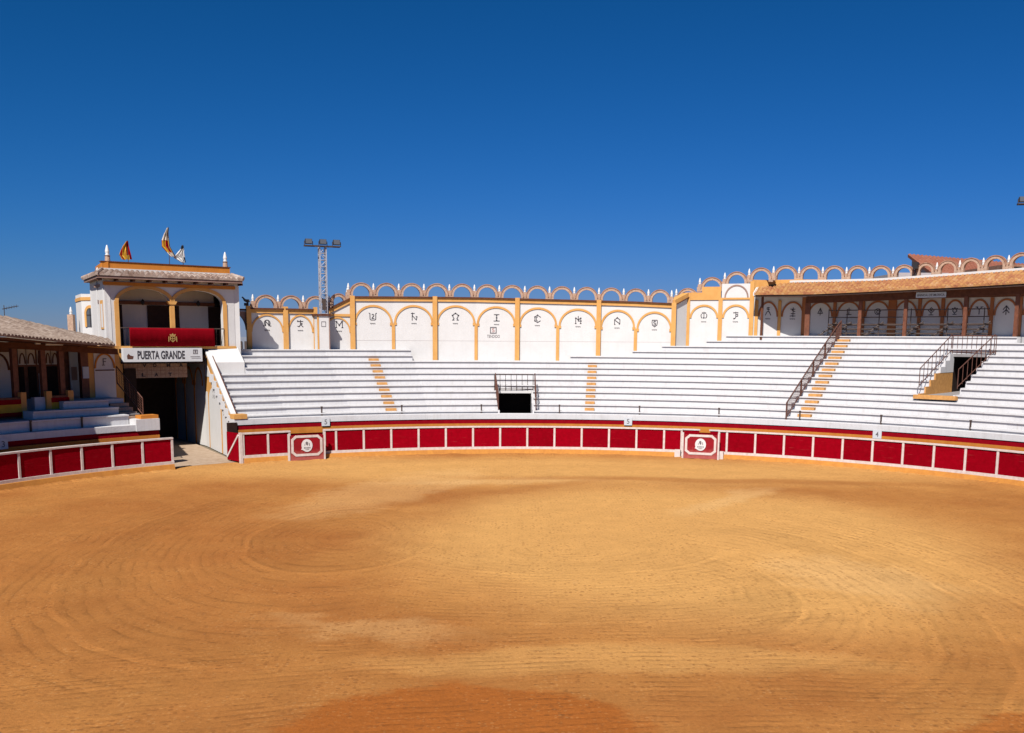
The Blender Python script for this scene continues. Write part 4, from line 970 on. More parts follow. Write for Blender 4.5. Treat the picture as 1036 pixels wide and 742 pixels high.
# lower annex seen through the crest arches
A = at_depth(905, 273, 70); 
q = MB().box(WORLDF, at_depth(908, 300, 68)[0], at_depth(958, 300, 68)[0], 68, 74, 0, at_depth(908, 276, 68)[2])
obj('annex', q, 'pier_grey', hs)
q = MB().box(WORLDF, at_depth(1012, 300, 66)[0], at_depth(1050, 300, 66)[0], 66, 72, 0, at_depth(1030, 268, 66)[2]); obj('side_wing', q, 'brickwork', hs)
q = MB().box(WORLDF, at_depth(1020, 300, 65.95)[0], at_depth(1031, 300, 65.95)[0], 65.9, 66.0, at_depth(1030, 282, 66)[2], at_depth(1030, 270, 66)[2]); obj('window', q, 'void', hs)

# ------------------------------------------------------------------ floodlight mast
def mast():
    t = thing('floodlight_mast', '', 'floodlight mast', (0, 0, 0), 0, 'floodlight masts')
    o = lambda x, y, z: (x, y, z); Hh = 4.15; w = 0.20
    for sx in (-1, 1):
        for sy in (-1, 1): obj('leg', MB().box(o, sx*w-0.035, sx*w+0.035, sy*w-0.035, sy*w+0.035, 0, Hh), 'galvanised', t, local=True)
    l = MB(); n = 10
    for k in range(n):
        z0, z1 = k*Hh/n, (k+1)*Hh/n
        for a, b in (((-w, -w), (w, -w)), ((w, -w), (w, w)), ((w, w), (-w, w)), ((-w, w), (-w, -w))):
            l.tube((*a, z0+.03), (*b, z0+.03), 0.022, 5); l.tube((*a, z0+.03) if k % 2 else (*b, z0+.03), (*b, z1) if k % 2 else (*a, z1), 0.018, 5)
    obj('lattice', l, 'galvanised', t, local=True)
    obj('control_box', MB().box(o, -0.13, 0.10, -w-0.14, -w-0.04, 0.25, 0.95), 'iron', t, local=True)
    obj('crossbar', MB().box(o, -1.15, 1.12, -0.05, 0.05, Hh, Hh+0.10), 'iron', t, local=True)
    obj('crossbar', MB().box(o, -1.15, 1.12, -0.35, -0.27, Hh+0.02, Hh+0.08), 'iron', t, local=True)
    for cx, tl_ in ((-0.88, 0.12), (0.02, 0.0), (0.88, -0.08)):
        fl = MB().prism(lambda x, y, z: (cx+y, -0.15+x, Hh+0.30+z), [(-0.14, -0.13), (0.10, -0.15), (0.14, 0.12), (-0.06, 0.17)], -0.21, 0.21)
        h_ = obj('floodlight', fl, 'lamp_black', t, local=True)
        obj('lens', MB().prism(lambda x, y, z: (cx+y, -0.15+x, Hh+0.30+z), [(-0.150, -0.12), (-0.137, -0.12), (-0.065, 0.16), (-0.078, 0.16)], -0.19, 0.19), 'lamp_glass', h_, local=True)
        b = MB(); 
        for s2 in (-1, 1): b.box(o, cx+s2*0.26-.015, cx+s2*0.26+.015, -0.18, -0.12, Hh+0.08, Hh+0.34)
        obj('bracket', b, 'iron', t, local=True)
    return t
ms = mast(); ms['label'] = 'lattice mast with three floodlights on the pier left of the main wall'
put(ms, 35.72, th(327, 35.72, 300)); ms.matrix_basis.translation.z = 7.98
# second mast at the right edge: only its left lamp is in view
c = at_depth(1070, 330, 60)
m2 = copy_thing(ms, (c[0], c[1], 0), 0, 'tall mast at the right edge with only its left floodlight in view')
zt2 = at_depth(1036, 207.5, 60)[2]
m2.matrix_basis = Matrix.Translation((c[0]-1.75, c[1], zt2-4.15)) @ Matrix.Rotation(-R(10), 4, 'Z')
obj('shaft', MB().tube((c[0]-1.75, c[1], 0), (c[0]-1.75, c[1], zt2-4.1), 0.2, 10), 'galvanised', m2)
tt = th(926.5, 38.8, 272); f = fpol(38.7, tt); q = MB().box(f, -0.10, 0.16, -0.2, 0.15, 10.9, 11.3); q.box(f, 0, 0.05, 0, 0.05, 10.3, 10.9)
solo('horn_speaker', q, 'lamp_black', 'small black lamp box on the crest in front of the red roofed house', 'lamp')

# ------------------------------------------------------------------ gate tower
P1 = Vector((-22.45, 55.76)); P2 = Vector((-16.60, 60.34))
f, FL = fchord(P1, P2); U = (P2-P1).normalized(); NRM = Vector((-U.y, U.x))
def sx_(x, off=0.0):
    """distance along the facade where a sight line through x meets it"""
    d = ray(x, 330); d = Vector((d[0], d[1])); o = P1+NRM*off
    den = d.x*U.y-d.y*U.x; t = (o.x*U.y-o.y*U.x)/den; p = d*t; return (p-o).dot(U)
tw = thing('gate_tower', 'white two storey gate tower with twin arched balcony and tiled roof', 'tower', (-19.5, 58, 0))
DEP = 5.0
xa0, xa1, xb0, xb1 = sx_(121), sx_(173.2), sx_(177.2), sx_(226)
ZF, ZS, ZR = 5.98, 8.45, 9.18      # floor, springing, crown
def arch_poly(x0, x1, zs, rise, n=18): return [((x0+x1)/2-(x1-x0)/2*cos(pi*i/n), zs+rise*sin(pi*i/n)) for i in range(n+1)]
fw = MB()
# facade: piers and the wall above the arches, built as strips
fw.box(f, 0, xa0, 0, 0.35, ZF-0.1, ZR+0.75); fw.box(f, xb1, FL, 0, 0.35, ZF-0.1, ZR+0.75)
for x0, x1 in ((xa0, xa1), (xb0, xb1)):
    pl = arch_poly(x0, x1, ZS, ZR-ZS-0.02)
    for (xa, za), (xb, zb) in zip(pl[:-1], pl[1:]): fw.prism(f, [(xa, za), (xb, zb), (xb, ZR+0.75), (xa, ZR+0.75)], 0, 0.35)
fw.box(f, xa1, xb0, 0, 0.35, ZS, ZR+0.75)
obj('facade', fw, 'lime_white', tw)
obj('column', MB().box(f, xa1, xb0, -0.03, 0.2, ZF+0.9, ZS-0.02), 'ochre', tw)
obj('capital', MB().prism(f, [(xa1-0.06, ZS-0.12), (xb0+0.06, ZS-0.12), (xb0+0.16, ZS+0.06), (xa1-0.16, ZS+0.06)], -0.07, 0.25), 'ochre', tw)
for x0, x1 in ((xa0, xa1), (xb0, xb1)):
    b_ = MB(); pl = arch_poly(x0, x1, ZS, ZR-ZS-0.02); pq = arch_poly(x0-0.20, x1+0.20, ZS, ZR-ZS+0.17)
    for i in range(len(pl)-1): b_.prism(f, [pl[i], pq[i], pq[i+1], pl[i+1]], -0.05, 0.0)
    obj('arch_band', b_, 'ochre', tw)
for x0, x1 in ((xa0-0.24, xa0), (xb1, xb1+0.24)):
    obj('jamb_band', MB().box(f, x0, x1, -0.05, 0.0, ZF, ZS), 'ochre', tw)
obj('cornice', MB().box(f, -0.06, FL+0.06, -0.10, 0, 9.30, 9.48), 'deep_ochre', tw)
# side walls; left side splays back
SB = P1+Vector((-0.50, 0.866))*DEP; SBR = P2+Vector((-0.42, 0.907))*DEP
fl_, LL = fchord(SB, P1)
sw = MB().box(fl_, 0, LL-0.02, 0.0, 0.3, 4.0, 9.9); obj('side_wall', sw, 'lime_white', tw)
q = MB(); q.box(fl_, LL-1.7, LL-0.5, -0.03, 0, 6.9, 8.5); obj('side_window_surround', q, 'ochre', tw)
q = MB(); q.box(fl_, LL-1.45, LL-0.75, -0.036, -0.031, 7.0, 8.3); obj('side_window', q, 'lime_white', tw)
fr_, LR = fchord(P2, SBR); obj('side_wall', MB().box(fr_, 0.02, LR, -0.3, 0.0, 5.5, 9.9), 'lime_white', tw)
fb_, LB = fchord(SBR, SB); obj('rear_wall', MB().box(fb_, 0, LB, -0.3, 0, 5.5, 9.9), 'lime_white', tw)
# loggia interior
obj('loggia_wall', MB().box(f, 0.3, FL-0.3, 2.4, 2.6, ZF, 9.6), 'lime_white', tw)
obj('loggia_ceiling', MB().box(f, 0.2, FL-0.2, 0.36, 2.6, 9.25, 9.4), 'rose_plaster', tw)
obj('loggia_beam', MB().box(f, 0.3, FL-0.3, 2.25, 2.39, 8.35, 8.55), 'brown_wood', tw)
for x0, x1 in ((sx_(149.5, 2.4), sx_(172, 2.4)), (sx_(211, 2.4), sx_(226, 2.4)), (sx_(121, 2.4), sx_(124, 2.4)), (sx_(174, 2.4), sx_(181.5, 2.4))):
    obj('doorway', MB().box(f, x0, x1, 2.33, 2.398, ZF, 8.32), 'dark_wood', tw)
for xx in (sx_(145.5, 2.0), sx_(201.5, 2.0)): obj('lantern', MB().lathe(f(xx, 2.0, 8.42), [(0.02, .25), (0.10, .12), (0.12, 0), (0.03, -.1)][::-1], 8), 'lamp_black', tw)
obj('floor_slab', MB().box(f, -0.05, FL+0.0, -0.12, DEP*0.9, ZF-0.16, ZF-0.004), 'ochre', tw)
# roof: a hipped apron of tiles round an ochre parapet
OV = 0.62
rc = [P1+(-U*0.55-NRM*OV), P2+(U*0.38-NRM*OV), SBR+(U*0.5+NRM*OV), SB+(-U*0.30+NRM*OV)]
ri = [P1+(-U*0.05+NRM*0.05), P2+(-U*0.10+NRM*0.05), SBR+(-U*0.1-NRM*0.3), SB+(U*0.1-NRM*0.3)]
ZE, ZI = 9.84, 10.06
def tile_plane(A, B, C_, D, name):
    """A-B the eave, D-C the top edge"""
    A, B, C_, D = map(Vector, (A, B, C_, D)); L_ = (B-A).length; n = max(3, int(L_/0.30)); sub = 6; rows = 5; vs = []; prof = []
    for k in range(rows): prof += [(k/rows, 0.035), ((k+1)/rows-0.005, 0.0)]
    for c in range(n*sub+1):
        k = c/(n*sub); cr = abs(cos(pi*c/sub))**0.8; a = A.lerp(B, k); d = D.lerp(C_, k)
        for s_, l in prof: vs.append(a.lerp(d, s_)+Vector((0, 0, l+0.12*cr)))
    nr = len(prof); mb = MB(); mb.add(vs, [(c*nr+i, (c+1)*nr+i, (c+1)*nr+i+1, c*nr+i+1) for c in range(n*sub) for i in range(nr-1)])
    lip = []
    for c in range(n*sub+1):
        k = c/(n*sub); cr = abs(cos(pi*c/sub))**0.8; a = A.lerp(B, k); d = D.lerp(C_, k)
        lip += [a+Vector((0, 0, 0.035+0.12*cr)), a+Vector((0, 0, -0.06)), d+Vector((0, 0, -0.12))]
    mb.add(lip, [(c*3+i, (c+1)*3+i, (c+1)*3+i+1, c*3+i+1) for c in range(n*sub) for i in range(2)])
    return mb
e3 = [Vector((p.x, p.y, ZE)) for p in rc]; i3 = [Vector((p.x, p.y, ZI)) for p in ri]
rt_ = MB()
for k in range(4):
    q = tile_plane(e3[k], e3[(k+1) % 4], i3[(k+1) % 4], i3[k], ''); rt_.add(q.v, q.f)
for k in range(4): rt_.tube(e3[k]+Vector((0, 0, .08)), i3[k]+Vector((0, 0, .1)), 0.11, 8)
obj('roof_tiles', rt_, 'tile_pale', tw)
mb_ = MB(); mb_.add([Vector((p.x, p.y, ZE-0.20)) for p in rc]+[Vector((p.x, p.y, ZE-0.08)) for p in rc], [(0, 1, 2, 3), (7, 6, 5, 4), (0, 4, 5, 1), (1, 5, 6, 2), (2, 6, 7, 3), (3, 7, 4, 0)])
# soffit slightly smaller
cc = (rc[0]+rc[1]+rc[2]+rc[3])/4
mb_.v = [tuple(Vector((cc.x, cc.y, v[2])).lerp(Vector(v), 0.985)) for v in mb_.v]
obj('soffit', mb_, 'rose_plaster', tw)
br = MB(); nb = 10
for k in range(nb): 
    xx = -0.3+(FL+0.6)*k/(nb-1); br.box(f, xx-0.06, xx+0.06, -OV+0.1, 0, ZE-0.32, ZE-0.2)
obj('rafter_ends', br, 'brown_cap', tw)
obj('parapet', MB().prism(WORLDF, [], 0, 0) if False else MB().box(f, 0.0, FL-0.15, 0.10, 0.45, ZI-0.1, 10.56), 'deep_ochre', tw)
obj('parapet_foot', MB().box(f, -0.02, FL-0.12, 0.04, 0.098, ZI-0.1, ZI+0.16), 'lime_white', tw)
fs_, Ls = fchord(SB+U*0.3, P1+U*0.02+NRM*0.1); obj('parapet', MB().box(fs_, 0, Ls-0.01, 0.0, 0.3, ZI-0.1, 10.56), 'deep_ochre', tw)
obj('parapet_cap', MB().box(f, -0.05, FL-0.1, 0.06, 0.49, 10.56, 10.60), 'brown_cap', tw)
for xx, yy, zz, s in ((0.35, 0.28, 10.60, 1), (FL-0.35, 0.28, 10.60, 1)):
    c = f(xx, yy, zz); obj('finial_base', MB().lathe(c, [(0.15, 0), (0.13, 0.25), (0.17, 0.30)], 10), 'stone_pink', tw)
    finial((c[0], c[1], c[2]+0.30), tw, 1.1)
for x, y, dd in ((105.5, 271, 0.4), (98.5, 275, 2.6)):
    bx = P1+Vector((-0.50, 0.866))*(dd+0.2)+U*0.12; d_ = ray(x, y)
    bx = at_depth(x, y, 56.4+dd*0.5); finial((bx[0], bx[1], 9.95), tw, 0.8)
# rear wing
wg = thing('side_wing', 'small white wing with ochre arched window joined to the left of the gate tower', 'building', (SB.x, SB.y, 4))
WA = Vector(at_depth(83.5, 330, 61.0)[:2]); WB = SB+U*0.3
fwg, LW = fchord(WA, WB)
obj('wall', MB().box(fwg, 0, LW, 0.0, 0.3, 3.5, 9.0), 'lime_white', wg)
obj('band', MB().box(fwg, 0, LW, -0.04, 0.0, 8.62, 8.82), 'ochre', wg)
WC = Vector(at_depth(78, 330, 64)[:2]); fwl, LWl = fchord(WC, WA)
obj('wall', MB().box(fwl, 0, LWl, 0, 0.3, 3.5, 9.02), 'lime_white', wg); obj('band', MB().box(fwl, 0, LWl, -0.04, 0, 8.62, 8.82), 'ochre', wg)
wx = LW*0.55; hw = 0.33
z0w, z1w = at_depth(92, 331, 61)[2], at_depth(92, 316, 61)[2]
wb = MB().band(fwg, wx, z1w-0.1, hw+0.17, hw+0.17, 0.17, -0.06, 0, 0, 180, 14); wb.box(fwg, wx-hw-0.17, wx-hw, -0.06, 0, z0w, z1w-0.1); wb.box(fwg, wx+hw, wx+hw+0.17, -0.06, 0, z0w, z1w-0.1)
wf = obj('window_surround', wb, 'ochre', wg)
gl = MB().prism(fwg, [(wx-hw, z0w), (wx+hw, z0w)]+arc(wx, z1w-0.1, hw, 0, 180, 12), -0.03, -0.01); obj('pane', gl, 'lamp_glass', wf)
gl = MB().box(fwg, wx-.02, wx+.02, -0.045, -0.031, z0w, z1w+.2); gl.box(fwg, wx-hw, wx+hw, -0.045, -0.031, z1w-.2, z1w-.16); obj('glazing_bar', gl, 'dark_wood', wf)
# lonely pier with finial behind the left roof
c = at_depth(72.5, 330, 62); q = thing('finial_pier', 'pinkish pier with a white finial just above the left tiled roof', 'pier', (c[0], c[1], 5))
obj('shaft', MB().box(lambda x, y, z: (c[0]+x, c[1]+y, z), -0.17, 0.17, -0.17, 0.17, 4, at_depth(72.5, 318.5, 62)[2]), 'stone_pink', q); finial((c[0], c[1], at_depth(72.5, 318.5, 62)[2]), q, 0.9)

# balcony cloth with crest, railing
x0, x1 = sx_(131, -0.25), sx_(217, -0.25)
bal = thing('balcony_banner', 'long crimson cloth with a gold crest hung over the tower balcony', 'banner', f(FL/2, -0.25, ZF))
m_ = MB(); n = 60; vs = []
for i in range(n+1):
    x = x0+(x1-x0)*i/n; rip = 0.006*sin(i*1.7)+0.012*sin(i*0.43)
    vs += [f(x, -0.20, ZF+1.02), f(x, -0.24+rip*.4, ZF+0.9), f(x, -0.25+rip, ZF-0.02), f(x, -0.22+rip, ZF-0.02), f(x, -0.19, ZF+0.9)]
m_.add(vs, [(i*5+j, (i+1)*5+j, (i+1)*5+(j+1) % 5, i*5+(j+1) % 5) for i in range(n) for j in range(5)]+[(0, 1, 2, 3, 4), tuple(n*5+j for j in (4, 3, 2, 1, 0))])
obj('cloth', m_, 'banner_red', bal, smooth=True)
cxs = sx_(174.2, -0.3); g_ = MB(); yy0, yy1 = -0.30, -0.275; zc = ZF+0.42
K7 = 0.72
g_.prism(f, [(cxs-.20, zc+.22), (cxs+.20, zc+.22), (cxs+.25, zc+.36), (cxs+.1, zc+.30), (cxs, zc+.42), (cxs-.1, zc+.30), (cxs-.25, zc+.36)], yy0, yy1)
g_.line(f, [(cxs-.18, zc+.16), (cxs+.18, zc+.16), (cxs+.18, zc-.1), (cxs, zc-.25), (cxs-.18, zc-.1), (cxs-.18, zc+.16)], 0.05, yy0, yy1)
g_.line(f, [(cxs, zc+.16), (cxs, zc-.22)], 0.04, yy0, yy1); g_.line(f, [(cxs-.18, zc), (cxs+.18, zc)], 0.04, yy0, yy1)
g_.line(f, [(cxs-.32, zc-.22), (cxs-.30, zc+.16)], 0.05, yy0, yy1); g_.line(f, [(cxs+.32, zc-.22), (cxs+.30, zc+.16)], 0.05, yy0, yy1)
cc_ = Vector(f(cxs, -0.29, zc)); g_.v = [tuple(cc_+(Vector(v)-cc_)*K7) for v in g_.v]; g_.v = [tuple(Vector(v)-Vector((NRM.x, NRM.y, 0))*0.02) for v in g_.v]
obj('gold_crest', g_, 'gold', bal)
rl = thing('railing', 'dark metal balcony railing behind the crimson cloth', 'railing', f(FL/2, -0.1, ZF))
obj('top_rail', MB().tube(f(xa0, -0.08, ZF+1.0), f(xb1, -0.08, ZF+1.0), 0.03), 'iron', rl)
for k in range(26): x = xa0+(xb1-xa0)*k/25; obj('bar', MB().tube(f(x, -0.08, ZF), f(x, -0.08, ZF+1.0), 0.012, 5), 'iron', rl)

# gate sign
x0, x1 = sx_(123.2, -0.45), sx_(203.2, -0.45)
sg = thing('gate_sign', 'long white sign reading PUERTA GRANDE over the arena gate', 'sign', f((x0+x1)/2, -0.4, 5.1))
obj('board', MB().box(f, x0, x1, -0.50, -0.12, 5.10, 5.87), 'sign_white', sg)
obj('under_shadow_box', MB().box(f, x0-0.05, x1+0.05, -0.44, -0.10, 5.0, 5.099), 'dark_wood', sg)
obj('lettering', text_mb('PUERTA GRANDE', f, x0+(x1-x0)*0.17, x0+(x1-x0)*0.77, 5.24, 5.72, -0.506, bold=0.035), 'ink', sg)
em = MB(); xe = x0+0.32
em.prism(f, [(xe-.12, 5.26), (xe+.18, 5.26), (xe+.22, 5.42), (xe+.05, 5.46), (xe-.05, 5.56), (xe-.14, 5.44)], -0.508, -0.501); obj('emblem', em, 'rust_iron', sg)
em = MB(); xe = x0+(x1-x0)*0.91; em.line(f, [(xe-.12, 5.55), (xe+.12, 5.55), (xe+.12, 5.76), (xe-.12, 5.76), (xe-.12, 5.55)], 0.04, -0.508, -0.501); em.box(f, xe-.05, xe+.05, -0.508, -0.501, 5.60, 5.72)
em.box(f, xe-.30, xe+.26, -0.508, -0.501, 5.36, 5.39); em.box(f, xe-.25, xe+.30, -0.508, -0.501, 5.28, 5.30); obj('emblem', em, 'grey_ink', sg)

# ground floor of the gate: lintel, jambs, passage
xg0, xg1 = sx_(122), sx_(203.5)
obj('gate_lintel', MB().box(f, -0.2, FL-2.2, 0.0, 0.5, 5.0, ZF-0.162), 'ochre', tw)
obj('gate_jamb', MB().box(f, sx_(106), xg0, 0.0, 0.5, 0.0, 5.0), 'ochre', tw)
pr = pol(34.6, -34.95)
A_ = Vector(pol(34.4, -35.0)[:2]); B_ = Vector(gnd(178, 443)); fp, Lp = fchord(B_, A_)
obj('passage_wall', MB().box(fp, 0, Lp, 0, 0.3, 0, 5.3), 'lime_white', tw)
for k in range(3):
    xx = Lp*(0.2+0.28*k); obj('passage_arch', MB().band(fp, xx, 3.6, 0.75, 1.1, 0.12, -0.04, 0, 0, 180, 14), 'deep_ochre', tw)
    obj('passage_pilaster', MB().box(fp, xx-0.93, xx-0.76, -0.04, 0, 0, 3.9), 'deep_ochre', tw)
obj('passage_ceiling', MB().box(f, -0.1, FL-1.6, 0.5, 8.5, 5.3, 5.45), 'rose_plaster', tw)
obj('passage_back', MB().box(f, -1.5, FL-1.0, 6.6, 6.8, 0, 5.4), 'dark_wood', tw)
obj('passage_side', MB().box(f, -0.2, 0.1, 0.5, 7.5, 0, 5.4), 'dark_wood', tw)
# tiled name panel inside
xt0, xt1 = sx_(123, 0.7), sx_(187.5, 0.7)
zt0, zt1 = 4.15, 4.98
tp = thing('tile_panel', 'pinkish tiled lintel with dark capital letters inside the gate', 'sign', f((xt0+xt1)/2, 0.7, 4.1))
obj('tiles', MB().box(f, xt0, xt1, 0.7, 0.9, zt0, zt1), 'stone_pink', tp)
gl = MB()
for k in range(1, 14): xx = xt0+(xt1-xt0)*k/14; gl.box(f, xx-.01, xx+.01, 0.692, 0.699, zt0, zt1)
for k in range(1, 4): zz = zt0+(zt1-zt0)*k/4; gl.box(f, xt0, xt1, 0.690, 0.697, zz-.01, zz+.01)
obj('joints', gl, 'brickwork', tp)
W_ = xt1-xt0
for ch, k, zr in (('V', .32, .74), ('O', .48, .74), ('M', .70, .74), ('A', .90, .74), ('L', .30, .10), ('A', .50, .10), ('T', .72, .10)):
    cx_ = xt0+W_*k; z0_ = zt0+(zt1-zt0)*zr; obj('letter', text_mb(ch, f, cx_-.11, cx_+.11, z0_, z0_+.20, 0.682, bold=0.04), 'ink', tp)
obj('opening_frame', MB().box(f, xt0, xt0+0.65, 0.62, 1.0, 0, 4.7), 'dark_wood', tp)

# stair wall to the right of the gate
sA = Vector(pol(28.0, -36.75)[:2]); sB = Vector(pol(35.0, -35.0)[:2]); fs, LS = fchord(sB, sA)
swl = thing('stair_wall', 'triangular ochre and white wall with arched panels right of the gate passage', 'wall', (sA.x, sA.y, 0))
ztop_s = lambda x: 6.0+(2.30-6.0)*(x/LS)
obj('ochre_face', MB().prism(fs, [(0, 0), (LS, 0), (LS, ztop_s(LS)), (0, 6.0)], 0.0, 0.25), 'ochre', swl)
obj('coping', MB().prism(fs, [(0, 6.0), (LS, 2.30), (LS, 2.44), (0, 6.15)], -0.05, 0.22), 'lime_white', swl)
obj('coping_line', MB().prism(fs, [(0, 6.0), (LS, 2.3), (LS, 2.46), (0, 6.17)], 0.221, 0.27), 'brown_cap', swl)
def wp(poly): obj('white_panel', MB().prism(fs, poly, -0.02, 0.001), 'lime_white', swl)
x_1, x_2, x_3 = LS*0.10, LS*0.36, LS*0.78
wp([(0.05, 0), (x_1+0.15, 0), (x_1+0.15, 3.3), (0.3, 3.3)])
wp([(LS*0.17, 0), (LS*0.60, 0), (LS*0.60, 2.8)]+[(LS*0.385+LS*0.215*cos(R(a)), 2.8+0.85*sin(R(a))) for a in range(15, 180, 15)]+[(LS*0.17, 2.8)])
wp([(0.35, 4.2), (LS*0.30, 4.2), (LS*0.12, 5.0), (0.35, 5.25)])
wp([(LS*0.66, 0.0), (LS*0.93, 0.0), (LS*0.93, 1.85), (LS*0.66, 2.75)])
q = MB()
for cx_, cz_, rws in ((LS*0.385, 3.1, 3), (0.55, 4.7, 2), (LS*0.76, 2.3, 3)):
    for i in range(rws):
        for j in (-1, 1): q.line(fs, [(cx_+j*.22-.07, cz_+i*.35-.08), (cx_+j*.22+.07, cz_+i*.35+.05), (cx_+j*.22-.03, cz_+i*.35+.1)], .05, -0.03, -0.021)
obj('painted_marks', q, 'grey_ink', swl)
# dark doorway of the alley at its end
q = MB().box(fpol(27.4, -37.25), -0.25, 0.28, 0.0, 0.12, 0.0, 2.0); solo('alley_door', q, 'dark_wood', 'narrow dark door between the triangular wall and the open gate leaf', 'door')
# landing block between the tower and the tiers
lb = MB().sweep([(33.0, 3.6), (35.9, 3.6), (35.9, 5.98), (34.4, 5.98), (33.0, 5.05)], -35.0, -31.95, [])
solo('landing_block', lb, 'lime_white', 'white sloping landing block at the foot of the tower beside the tiers', 'landing')

# ------------------------------------------------------------------ flags on the tower
def flag(x, ytop, ybot, m, prof, stripes, label, z_base=10.58):
    xx = sx_(x, 0.28); c = Vector(f(xx, 0.28, z_base)); Yd = c.y
    zt3 = at_depth(x, ytop, Yd)[2]
    t = thing('flag', label, 'flag', tuple(c), 0, 'flags on the tower')
    obj('pole', MB().tube(c, (c.x, c.y, zt3), 0.022, 6), 'iron', t)
    # hanging cloth: prof = list of (fraction down, left reach, right reach)
    vs = []; fs = []; mi = []; n = 8; rows = len(prof); z1 = zt3-0.05; z0 = at_depth(x, ybot, Yd)[2]
    for (k, a, b) in prof:
        for j in range(n+1):
            u = a+(b-a)*j/n; z = z1+(z0-z1)*k; fold = 0.09*sin(j*2.1+k*3)
            vs.append((c.x+u, c.y-0.02+fold, z+0.03*sin(j*1.9)))
    mb = MB()
    for i in range(rows-1):
        for j in range(n):
            mb.add([vs[i*(n+1)+j], vs[i*(n+1)+j+1], vs[(i+1)*(n+1)+j+1], vs[(i+1)*(n+1)+j]], [(0, 1, 2, 3)], stripes(i, j))
    o = obj('cloth', mb, m, t); sm = o.modifiers.new('s', 'SOLIDIFY'); sm.thickness = 0.012
flag(133, 243.5, 263, ['yellow_cloth', 'cloth_red'], [(0, -.06, .03), (.25, -.28, .10), (.5, -.42, .14), (.75, -.5, .18), (1, -.34, .2)], lambda i, j: 1 if (j > 4 and i < 3) or j in (1, 7) else 0,
     'yellow and red flag hanging from the leftmost pole on the tower', 10.58)
flag(174.3, 230, 262, ['cream_cloth', 'cloth_red', 'yellow_cloth', 'iron'], [(0, -.05, .03), (.2, -.26, .03), (.4, -.42, .06), (.6, -.42, .08), (.8, -.12, .24), (.93, .08, .36)], lambda i, j: 3 if j > 6 else (0 if i in (0, 1, 4) else (1 if j in (0, 4, 5) else 2)),
     'cream, red and yellow flag on the tallest tower pole', 10.58)
flag(188, 248, 266, ['finial_white', 'lamp_black'], [(0, -.05, .05), (.18, -.12, .08), (.35, -.26, .1), (.7, -.55, .12), (1, -.05, .14)], lambda i, j: 1 if (i == 0 or j > 6 and i > 2) else 0,
     'white and black flag on the right of the three tower poles', 10.58)

# ------------------------------------------------------------------ left roofed seating
TL0 = -78
ls = thing('grandstand', 'short whitewashed steps in front of the roofed boxes at the left', 'grandstand', pol(29, -55, 2), 0)
obj('seating_tier', MB().sweep([(28.03, 2.64), (28.9, 2.64), (28.9, 2.0), (28.1, 2.0), (28.1, 2.57), (28.03, 2.57)], TL0, -48.1, K), 'tier_white', ls)
obj('seating_tier', MB().sweep([(28.73, 2.99), (29.6, 2.99), (29.6, 2.3), (28.8, 2.3), (28.8, 2.92), (28.73, 2.92)], th(33, 28.8, 415), -48.4, K), 'tier_white', ls)
obj('seating_tier', MB().sweep([(29.43, 3.34), (30.3, 3.34), (30.3, 2.6), (29.5, 2.6), (29.5, 3.27), (29.43, 3.27)], th(64, 29.5, 410), -48.7, K), 'tier_white', ls)
obj('terrace', MB().sweep([(28.8, 2.55), (34, 2.55), (34, 2.62), (28.8, 2.62)], TL0, -46.2, K), 'grey_slab', ls)
obj('terrace', MB().sweep([(30.1, 2.6), (33, 2.6), (33, 3.33), (30.1, 3.33)], th(64, 29.5, 410), -46.6, K), 'tier_white', ls)
for n in range(5):
    r = 28.15+0.42*n; obj('aisle_step', MB().sweep([(r, 2.0), (31.4, 2.0), (31.4, 2.18+0.2*n+0.12), (r, 2.18+0.2*n+0.12)], -48.2, -46.3, []), 'stone_pink', ls)
mesh_side(-46.1, 28.5, 2.45, 31.3, 4.0, 0.95, 'brown sloping handrail at the right end of the left steps', n=10)

lb = thing('roofed_boxes', 'dark timber boxes under a weathered tiled roof at the left', 'building', pol(32, -55, 2.6))
eL = lambda t: 6.52 if t < -63.6 else 6.52+(t+63.6)*(-0.032)
reL = lambda t: 26.0 if t < -63 else 26.0+(t+63)*2.3/14.0
def tL(t):
    if t < -54: return 7.48
    return 7.48+(t+54)*(-0.125)
tle = -46.6
obj('roof_tiles', tiled(TL0, -48.9, reL, 34.0, eL, tL, rows=14, amp=0.08, skew=4.2), 'tile_grey', lb)
kl = [TL0+1.5*i for i in range(40)]
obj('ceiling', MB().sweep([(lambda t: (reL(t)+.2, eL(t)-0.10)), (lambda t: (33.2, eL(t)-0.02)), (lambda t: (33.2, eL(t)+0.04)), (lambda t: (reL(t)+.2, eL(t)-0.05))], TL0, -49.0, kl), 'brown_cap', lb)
obj('front_beam', MB().sweep([(lambda t: (30.1, eL(t)-0.40)), (lambda t: (30.3, eL(t)-0.40)), (lambda t: (30.3, eL(t)-0.11)), (lambda t: (30.1, eL(t)-0.11))], TL0, tle-0.3, kl), 'brown_cap', lb)
obj('back_wall', MB().sweep([(33.2, 2.3), (33.5, 2.3), (33.5, 6.2), (33.2, 6.2)], TL0, -46.3, kl), 'brown_wood', lb)
for x in (-38, -12, 14.5, 43.5, 62):
    tt = hit(x, 380, 30.2)[0]; obj('post', MB().box(fpol(30.2, tt), -0.12, 0.12, -0.12, 0.12, 2.6, eL(tt)-0.4), 'brown_wood', lb)
def onback(x0, x1, z0, z1, m, nm, r=33.2, y=370, off=0.05):
    a, b = hit(x0, y, r)[0], hit(x1, y, r)[0]; ff, l = fchord(pol(r, a), pol(r, b)); obj(nm, MB().box(ff, 0, l, -off, 0.0, z0, z1), m, lb); return ff, l
